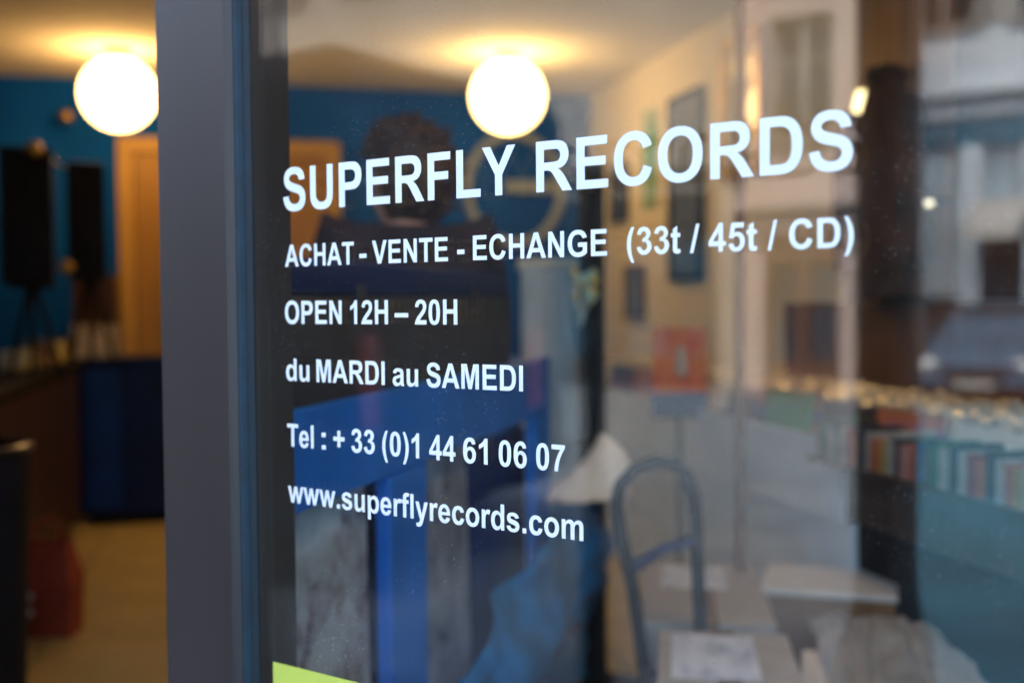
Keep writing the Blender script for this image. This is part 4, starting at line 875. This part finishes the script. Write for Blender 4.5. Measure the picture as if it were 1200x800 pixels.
# ================================================================== RECORD BINS ALONG THE RIGHT WALL
BX0, BX1 = 1.74, 2.235; Y0, Y1 = 1.55, 6.45; NC = 14; cwid = (Y1-Y0)/NC
bins = thing('record_bins', 'long black record bins along the cream right wall', 'record bin', Mz((0, 0, 0)))
MB().box(BX0, BX0+.018, Y0, Y1, .60, .80, bevel=.003).build('front_board', 'darkwood', bins)
MB().box(BX1, BX1+.018, Y0, 4.35, .60, 1.24, bevel=.003).build('back_board', 'wood', bins)
MB().box(BX0+.0185, BX1-.001, Y0, Y1, .60, .618).build('bottom_board', 'wood', bins)
for i in range(NC+1): MB().box(BX0+.019, BX1-.002, Y0+i*cwid-.005, Y0+i*cwid+.005, .6185, .83, bevel=.002).build('divider', 'darkwood', bins)
MB().box(BX0+.03, BX1+.018, Y0+.02, 2.98, .0, .5995).build('base', 'black', bins)
MB().box(BX0+.03, BX1+.018, 2.985, Y1-.02, .0, .5995).build('base', 'grey', bins)
for i in range(4):
    for z0_, z1_ in ((.04, .30), (.306, .585)): MB().box(BX0+.012, BX0+.0295, 2.99+i*.86, 2.99+i*.86+.852, z0_, z1_, bevel=.003).build('base_panel', 'grey', bins)
MB().box(BX0-.018, BX0-.0005, 2.99, Y1-.02, .585, .83, bevel=.004).build('front_facing', 'grey', bins)
rr = random.Random(11); lp_me = {}; rp_me = None
names = ['orange', 'green', 'white', 'black', 'red', 'blue', 'yellow', 'pink', 'brown']
cover_order = [4, 0, 2, 0, 3, 1, 8, 2, 6, 7, 5, 2, 0, 6]
cnum = ['first', 'second', 'third', 'fourth', 'fifth', 'sixth', 'seventh', 'eighth', 'ninth', 'tenth', 'eleventh', 'twelfth', 'thirteenth', 'fourteenth']
for i in range(NC):
    n = 10
    for q in range(n):
        ci = cover_order[i] if q == 0 else rr.choice([2, 2, 6, 7, 2, 8, 3, 5, 0])
        if ci not in lp_me: lp_me[ci] = MB().box(-.0035, .0035, -.157, .157, 0, .315, bevel=.0012).build('tmp', SLEEVES[ci]).data; bpy.data.objects.remove(bpy.data.objects['tmp'])
        o = bpy.data.objects.new('record', lp_me[ci]); COL.objects.link(o)
        o.matrix_world = Matrix.Translation((BX0+.035+q*.036+rr.uniform(-.004, .004), Y0+(i+.5)*cwid+rr.uniform(-.006, .006), .6195+rr.uniform(0, .012))) @ Matrix.Rotation(math.radians(9+rr.uniform(-3, 3)), 4, 'Y') @ Matrix.Rotation(rr.uniform(-.02, .02), 4, 'X')
        if rp_me is None:
            rp_me = MB().tube([(rr.uniform(-.004, .004), -.155+.31*t_/12, .318+rr.uniform(-.004, .016)) for t_ in range(13)], [rr.uniform(.004, .012) for _ in range(13)], 6).build('tmp2', mat('clear_sleeve_plastic', (.85, .82, .76), .10, .1, 40, .9, metal=.7, coat=1), None, True).data; bpy.data.objects.remove(bpy.data.objects['tmp2'])
        pl2 = bpy.data.objects.new('plastic_edge', rp_me); COL.objects.link(pl2); pl2.parent = o
        if q % 2: pl2.matrix_local = Matrix.Rotation(math.pi, 4, 'Z')
        if q == 0: tag(o, '%s record sleeve at the front of the %s bin compartment from the street end' % (names[ci], cnum[i]), 'record', 'records in the bins')
        else: tag(o, '%s record filed behind the front sleeve of the %s bin compartment from the street end' % (names[ci], cnum[i]), 'record', 'records in the bins')
# ledge with a row of coloured boxed sets, spines out
MB().box(BX0-.135, BX0-.0005, Y0, 2.98, .785, .80, bevel=.003).build('ledge', 'darkwood', bins)
yy = Y0+.01; kk = 0; bs_me = {}
SPINES = [mat('spine_'+names[i_], c_, .5, .2, 20) for i_, c_ in enumerate([(.34, .07, .015), (.02, .09, .03), (.30, .28, .25), (.012, .012, .014), (.20, .015, .012), (.012, .05, .15), (.30, .20, .03), (.30, .14, .12), (.07, .03, .012)])]
while yy < 2.93:
    ci = [0, 2, 3, 0, 4, 2, 3, 2, 1, 8, 5, 0, 7, 3, 2, 6][kk % 16]; wv = [.034, .026, .042, .03][kk % 4]; key = (ci, kk % 4)
    if key not in bs_me:
        bs_me[key] = MB().box(-.06, .06, -wv/2+.0008, wv/2-.0008, 0, .085+.012*(kk % 3), bevel=.0015).build('tmp3', SPINES[ci]).data; bpy.data.objects.remove(bpy.data.objects['tmp3'])
    o = bpy.data.objects.new('boxed_set', bs_me[key]); COL.objects.link(o); o.matrix_world = Matrix.Translation((BX0-.068+rr.uniform(-.006, .006), yy+wv/2, .8005))
    tag(o, '%s boxed set standing spine out on the ledge before the bins' % names[ci], 'boxed set', 'boxed sets on the ledge')
    yy += wv; kk += 1
# orange and blue sleeve propped on the bins
pa = dep(766, 384, 4.35); pb2 = dep(828, 384, 4.35); zlo = dep(797, 486, 4.35).z; zmid = dep(797, 460, 4.35).z; zhi = pa.z
ang = math.atan2(pb2.y-pa.y, pb2.x-pa.x); ws = (pb2-pa).length
op = thing('display_sleeve', 'orange and red record sleeve with a blue band below, propped upright before the bins', 'record sleeve', Mz((pa.x, pa.y, zlo), ang))
MB().box(0, ws, 0, .006, zmid-zlo, zhi-zlo).build('orange_panel', print_mat('orange_print', (.95, .26, .02), [(.45, .010, .004), (.92, .10, .01), (.95, .20, .015)], 12), op)
MB().box(-.004, ws+.004, -.001, .007, 0, zmid-zlo-.0005).build('blue_band', 'navyleft', op)
MB().lathe([(.018, -.001), (.024, .03), (.014, .10), (.001, .12)], 12, Matrix.Translation((ws*.52, -.003, (zhi-zlo)*.45))).build('pale_figure', 'offwhite', op, True)
st = thing('sleeve_stand', 'thin black floor stand carrying the orange and blue sleeve', 'stand', Mz((pa.x, pa.y, 0), ang))
MB().tube([(ws/2, .02, .02), (ws/2, .02, zlo-.012)], .01, 10).build('rod', 'black', st, True)
MB().box(-.002, ws+.002, -.012, .03, zlo-.012, zlo-.0005, bevel=.002).build('ledge', 'black', st)
MB().lathe([(.13, 0), (.13, .012), (.02, .02)], 24, Matrix.Translation((ws/2, .02, 0))).build('base', 'black', st, True)
# brown boarded panelling on the street end of the right wall
pn = thing('wall_panelling', 'brown board panelling with its shade painted near-black on the right wall behind the hanging coat', 'wall panelling', Mz((WALLX, 0, 0)))
for i in range(15):
    MB().box(-.018, -.0005, -.75+i*.305, -.75+i*.305+.300, 1.245, ROOM_Z-.002, bevel=.003).build('board', 'panelwood' if i > 12 else 'darkwood', pn)  # boards nearest the street toned dark for the dim end of the room
# ================================================================== RIGHT WALL PICTURES
def wall_picture(name, label, cat, px0, px1, yt, yb, face, frame, fw=.018, mount=True):
    X = WALLX-.002; a = onx(px0, yt, X); b = onx(px1, yt, X); z0 = onx(px0, yb, X).z; z1 = a.z
    y0, y1 = b.y, a.y     # y0 nearer
    o = thing(name, label, cat, Mz((X, 0, 0)))
    MB().box(-.012, -.001, y0+fw, y1-fw, z0+fw, z1-fw).build('print', face, o)
    if frame:
        MB().box(-.028, -.0005, y0, y0+fw, z0, z1).box(-.028, -.0005, y1-fw, y1, z0, z1).box(-.028, -.0005, y0+fw, y1-fw, z0, z0+fw).box(-.028, -.0005, y0+fw, y1-fw, z1-fw, z1).build('frame', frame, o)
    return o
wall_picture('framed_picture', 'gold framed glazed picture high on the cream wall', 'picture', 850, 895, 52, 212, print_mat('picture_print', (.62, .55, .36), [(.30, .20, .05), (.55, .46, .24)], 3, .12, coat=1), 'gold', .03)
wall_picture('framed_picture', 'tall dark grey framed poster on the cream wall', 'picture', 787, 826, 118, 330, mat('grey_poster', (.10, .12, .16), .35, .25, 3, coat=.3), 'black', .03)
wall_picture('banner', 'narrow green and cream hanging banner on the cream wall', 'banner', 756, 771, 132, 245, mat('green_print', (.05, .30, .16), .6, 0, 2.2, col2=(.62, .52, .34)), None, .0)
wall_picture('framed_picture', 'small dark framed picture at the far end of the cream wall', 'picture', 719, 737, 196, 262, 'char', 'black', .03)
wall_picture('framed_picture', 'low grey print between the banner and the tall dark poster', 'picture', 736, 757, 312, 372, mat('grey_print', (.14, .17, .24), .5, .25, 5), 'wood', .02)
# dark coat on a peg, added glowing sconce in place of a globe reflection, and a glowing bar
X = WALLX-.0195; cc = onx(1042, 92, X-.06)
ct = thing('hanging_coat', 'dark brown coat hanging on the right wall above the bins', 'coat', Mz((X, cc.y, cc.z)))
zlen = cc.z-onx(1042, 352, X-.06).z
def coatf(a, b):
    t = 2*math.pi*a; from mathutils import noise
    prof = .07+.12*min(1, b*3.2)+.03*b; n = noise.noise(Vector((math.cos(t)*2, math.sin(t)*2, b*5)))*.02
    fold = .012*math.sin(t*6+b*2)*min(1, b*2)
    return Vector((-.075+(.055+.012*b+fold*.5)*math.cos(t), (prof+fold+n)*math.sin(t), -zlen*b+.02*math.sin(t*2)*b))
MB().quadgrid(coatf, 40, 20).build('coat_body', mat('coat_cloth', (.016, .010, .009), .9, .5, 6, .3, col2=(.07, .025, .010)), ct, True)
for s in (-1, 1):
    MB().tube([(-.085, s*.13, -.10), (-.10, s*.19, -.28), (-.11, s*.195, -.5), (-.11, s*.18, -.66)], [.06, .058, .05, .045], 12).build('sleeve', bpy.data.materials['coat_cloth'], ct, True)
MB().lathe([(.05, -.015), (.075, .0), (.06, .035), (.04, .03)], 20, Matrix.Translation((-.075, 0, 0))).build('collar', bpy.data.materials['coat_cloth'], ct, True)
MB().tube([(-.0005, 0, .03), (-.06, 0, .045), (-.075, 0, .06)], .008, 8).build('peg', 'brass', ct, True)
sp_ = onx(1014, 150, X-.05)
sn = thing('added_glint', 'added glowing sconce beside the hanging coat', 'added glow', Mz((X, sp_.y, sp_.z)))
MB().lathe([(.022, -.12), (.042, -.10), (.036, .06), (.022, .13)], 20, Matrix.Translation((-.06, 0, 0))).build('glint_body', 'glint', sn, True)
MB().tube([(-.001, 0, -.11), (-.06, 0, -.115), (-.06, 0, -.10)], .007, 8).build('glint_bracket', 'brass', sn, True)
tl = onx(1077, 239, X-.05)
ts_ = thing('glow_bar', 'short warm glowing bar on the right wall below the added sconce', 'glowing bar', Mz((X, tl.y, tl.z)))
MB().tube([(-.045, -.085, -.004), (-.045, .085, .004)], .010, 10).build('tube', 'tube', ts_, True)  # emissive bar for a bright warm streak of unknown source
for s in (-1, 1): MB().box(-.058, -.0005, s*.092-.006, s*.092+.006, -.014, .014, bevel=.002).build('bar_end', 'black', ts_)
# ================================================================== VEHICLES IN THE STREET
def wheel(parent, m, r=.31, wd=.2):
    w_ = MB().lathe([(r*.62, -wd/2), (r*.93, -wd/2), (r, -wd*.3), (r, wd*.3), (r*.93, wd/2), (r*.62, wd/2)], 28, cap=False).build('wheel', 'rubber', parent, True, m)
    MB().lathe([(.001, -wd*.3), (r*.3, -wd*.36), (r*.62, -wd*.42), (r*.62, wd*.42), (r*.3, wd*.36), (.001, wd*.3)], 20).build('rim', 'grey', w_, True)
    return w_
def loft(secs):
    mb = MB(); rs = [[mb.bm.verts.new(p_) for p_ in s] for s in secs]; n = len(rs[0])
    mb.bm.faces.new(rs[0]); mb.bm.faces.new(list(reversed(rs[-1])))
    for a, b in zip(rs, rs[1:]):
        for k in range(n): mb.bm.faces.new((a[k], b[k], b[(k+1) % n], a[(k+1) % n]))
    return mb
# van: local x along its length (front at +x), y across
VW, VL = 1.9, 4.9
uv = refl(664, 400, 2.75+VW).x
vn = thing('parked_van', 'dark navy delivery van parked on the pavement', 'van', WM @ Mz((uv, -2.75, GZ), math.pi))
prof = [(0.0, .45), (0.02, 2.45), (.12, 2.60), (3.05, 2.62), (3.35, 2.50), (4.15, 1.25), (4.75, 1.05), (4.88, .85), (4.9, .42), (4.6, .32), (.2, .32)]
def sec(y, ins): return [Vector((min(max(x, .02+ins), 4.88-ins), y, z-(ins*1.2 if z > 1.3 else 0)-ins*.3)) for x, z in prof]
loft([sec(0, .06), sec(.05, .0), sec(VW-.05, .0), sec(VW, .06)]).build('body', 'van', vn, True)
for yy, s in ((-.004, -1), (VW+.004, 1)):
    MB().prism([(3.2, 1.28), (4.0, 1.26), (3.5, 1.85), (3.2, 1.88)], -.004, .004, Matrix.Translation((0, yy, 0)) @ Matrix.Rotation(math.pi/2, 4, 'X')).build('side_window', 'dglass', vn)
    MB().box(1.55, 3.0, -.004, .004, .45, 1.9, Matrix.Translation((0, yy, 0)), bevel=.003).build('sliding_door', 'van', vn)
    MB().box(2.8, 2.95, -.016, .016, 1.05, 1.09, Matrix.Translation((0, yy, 0)), bevel=.006).build('door_handle', 'black', vn)
    MB().box(3.86, 4.0, -.09, .09, 1.25, 1.45, Matrix.Translation((0, yy+s*.11, 0)), bevel=.03).build('side_mirror', 'black', vn)
for x_ in (.85, 3.95):
    for yy in (.12, VW-.12): wheel(vn, Matrix.Translation((x_, yy, .33)) @ Matrix.Rotation(math.pi/2, 4, 'X'), .33)
for yy in (.25, VW-.25):
    MB().box(4.80, 4.905, yy-.14, yy+.14, .72, .9, bevel=.02).build('headlight', 'lens', vn)
    MB().box(-.015, .03, yy-.16, yy-.06, .8, 1.25, bevel=.008).build('tail_light', 'lensred', vn)
MB().box(4.2, 4.93, .06, VW-.06, .34, .56, bevel=.04).build('bumper', 'black', vn)
# silver car facing the shop
cu_ = refl(1142, 400, 15.5)
car = thing('parked_car', 'blue car facing the shop on the asphalt', 'car', WM @ Mz((cu_.x, -15.5, RZ)))
CWd = .86
def csec(y, pts): return [Vector((x, -y, z)) for x, z in pts]
def ring_(hw, zb, zt, tw): return [(-hw, zb), (-hw*1.0, (zb+zt)/2), (-tw, zt), (tw, zt), (hw*1.0, (zb+zt)/2), (hw, zb)]
loft([csec(-.02, ring_(.70, .30, .62, .62)), csec(.10, ring_(.82, .25, .74, .70)), csec(.5, ring_(.86, .22, .86, .74)), csec(1.05, ring_(.86, .22, .96, .76)), csec(3.6, ring_(.86, .22, .98, .78)), csec(3.95, ring_(.80, .28, .9, .7))]).build('body', 'silver', car, True)
loft([csec(1.0, ring_(.78, .90, .97, .74)), csec(1.7, ring_(.76, .9, 1.46, .56)), csec(2.9, ring_(.76, .9, 1.48, .56)), csec(3.7, ring_(.76, .9, 1.0, .66))]).build('cabin', 'silver', car, True)
MB().quadgrid(lambda a, b: Vector(((-.66+1.32*a)*(1-.24*b), -(1.08+.56*b)+.012, 1.00+.42*b)), 6, 4, .008).build('windscreen', 'dglass', car, True)
for s in (-1, 1):
    MB().lathe([(.001, -.03), (.07, -.02), (.105, .0), (.10, .04)], 20, Matrix.Translation((s*.62, -.02, .60)) @ Matrix.Rotation(-math.pi/2, 4, 'X')).build('headlight', 'lens', car, True)
    MB().box(s*.97-.09, s*.97+.09, -1.32, -1.22, .95, 1.08, bevel=.03).build('side_mirror', 'silver', car, True)
    for y_ in (-.72, -3.2): wheel(car, Matrix.Translation((s*.76, y_, .30)) @ Matrix.Rotation(math.pi/2, 4, 'Y'), .30, .19)
    MB().quadgrid(lambda a, b: Vector((s*(.775-.2*b*.9), -(1.5+1.6*a+(.25-.5*a)*b), 1.0+.4*b)), 6, 3, .006).build('side_window', 'dglass', car)
MB().box(-.4, .4, .02, .05, .40, .52, bevel=.01).build('grille', 'black', car)
MB().box(-.26, .26, .045, .06, .28, .38, bevel=.003).build('number_plate', 'wframe', car)
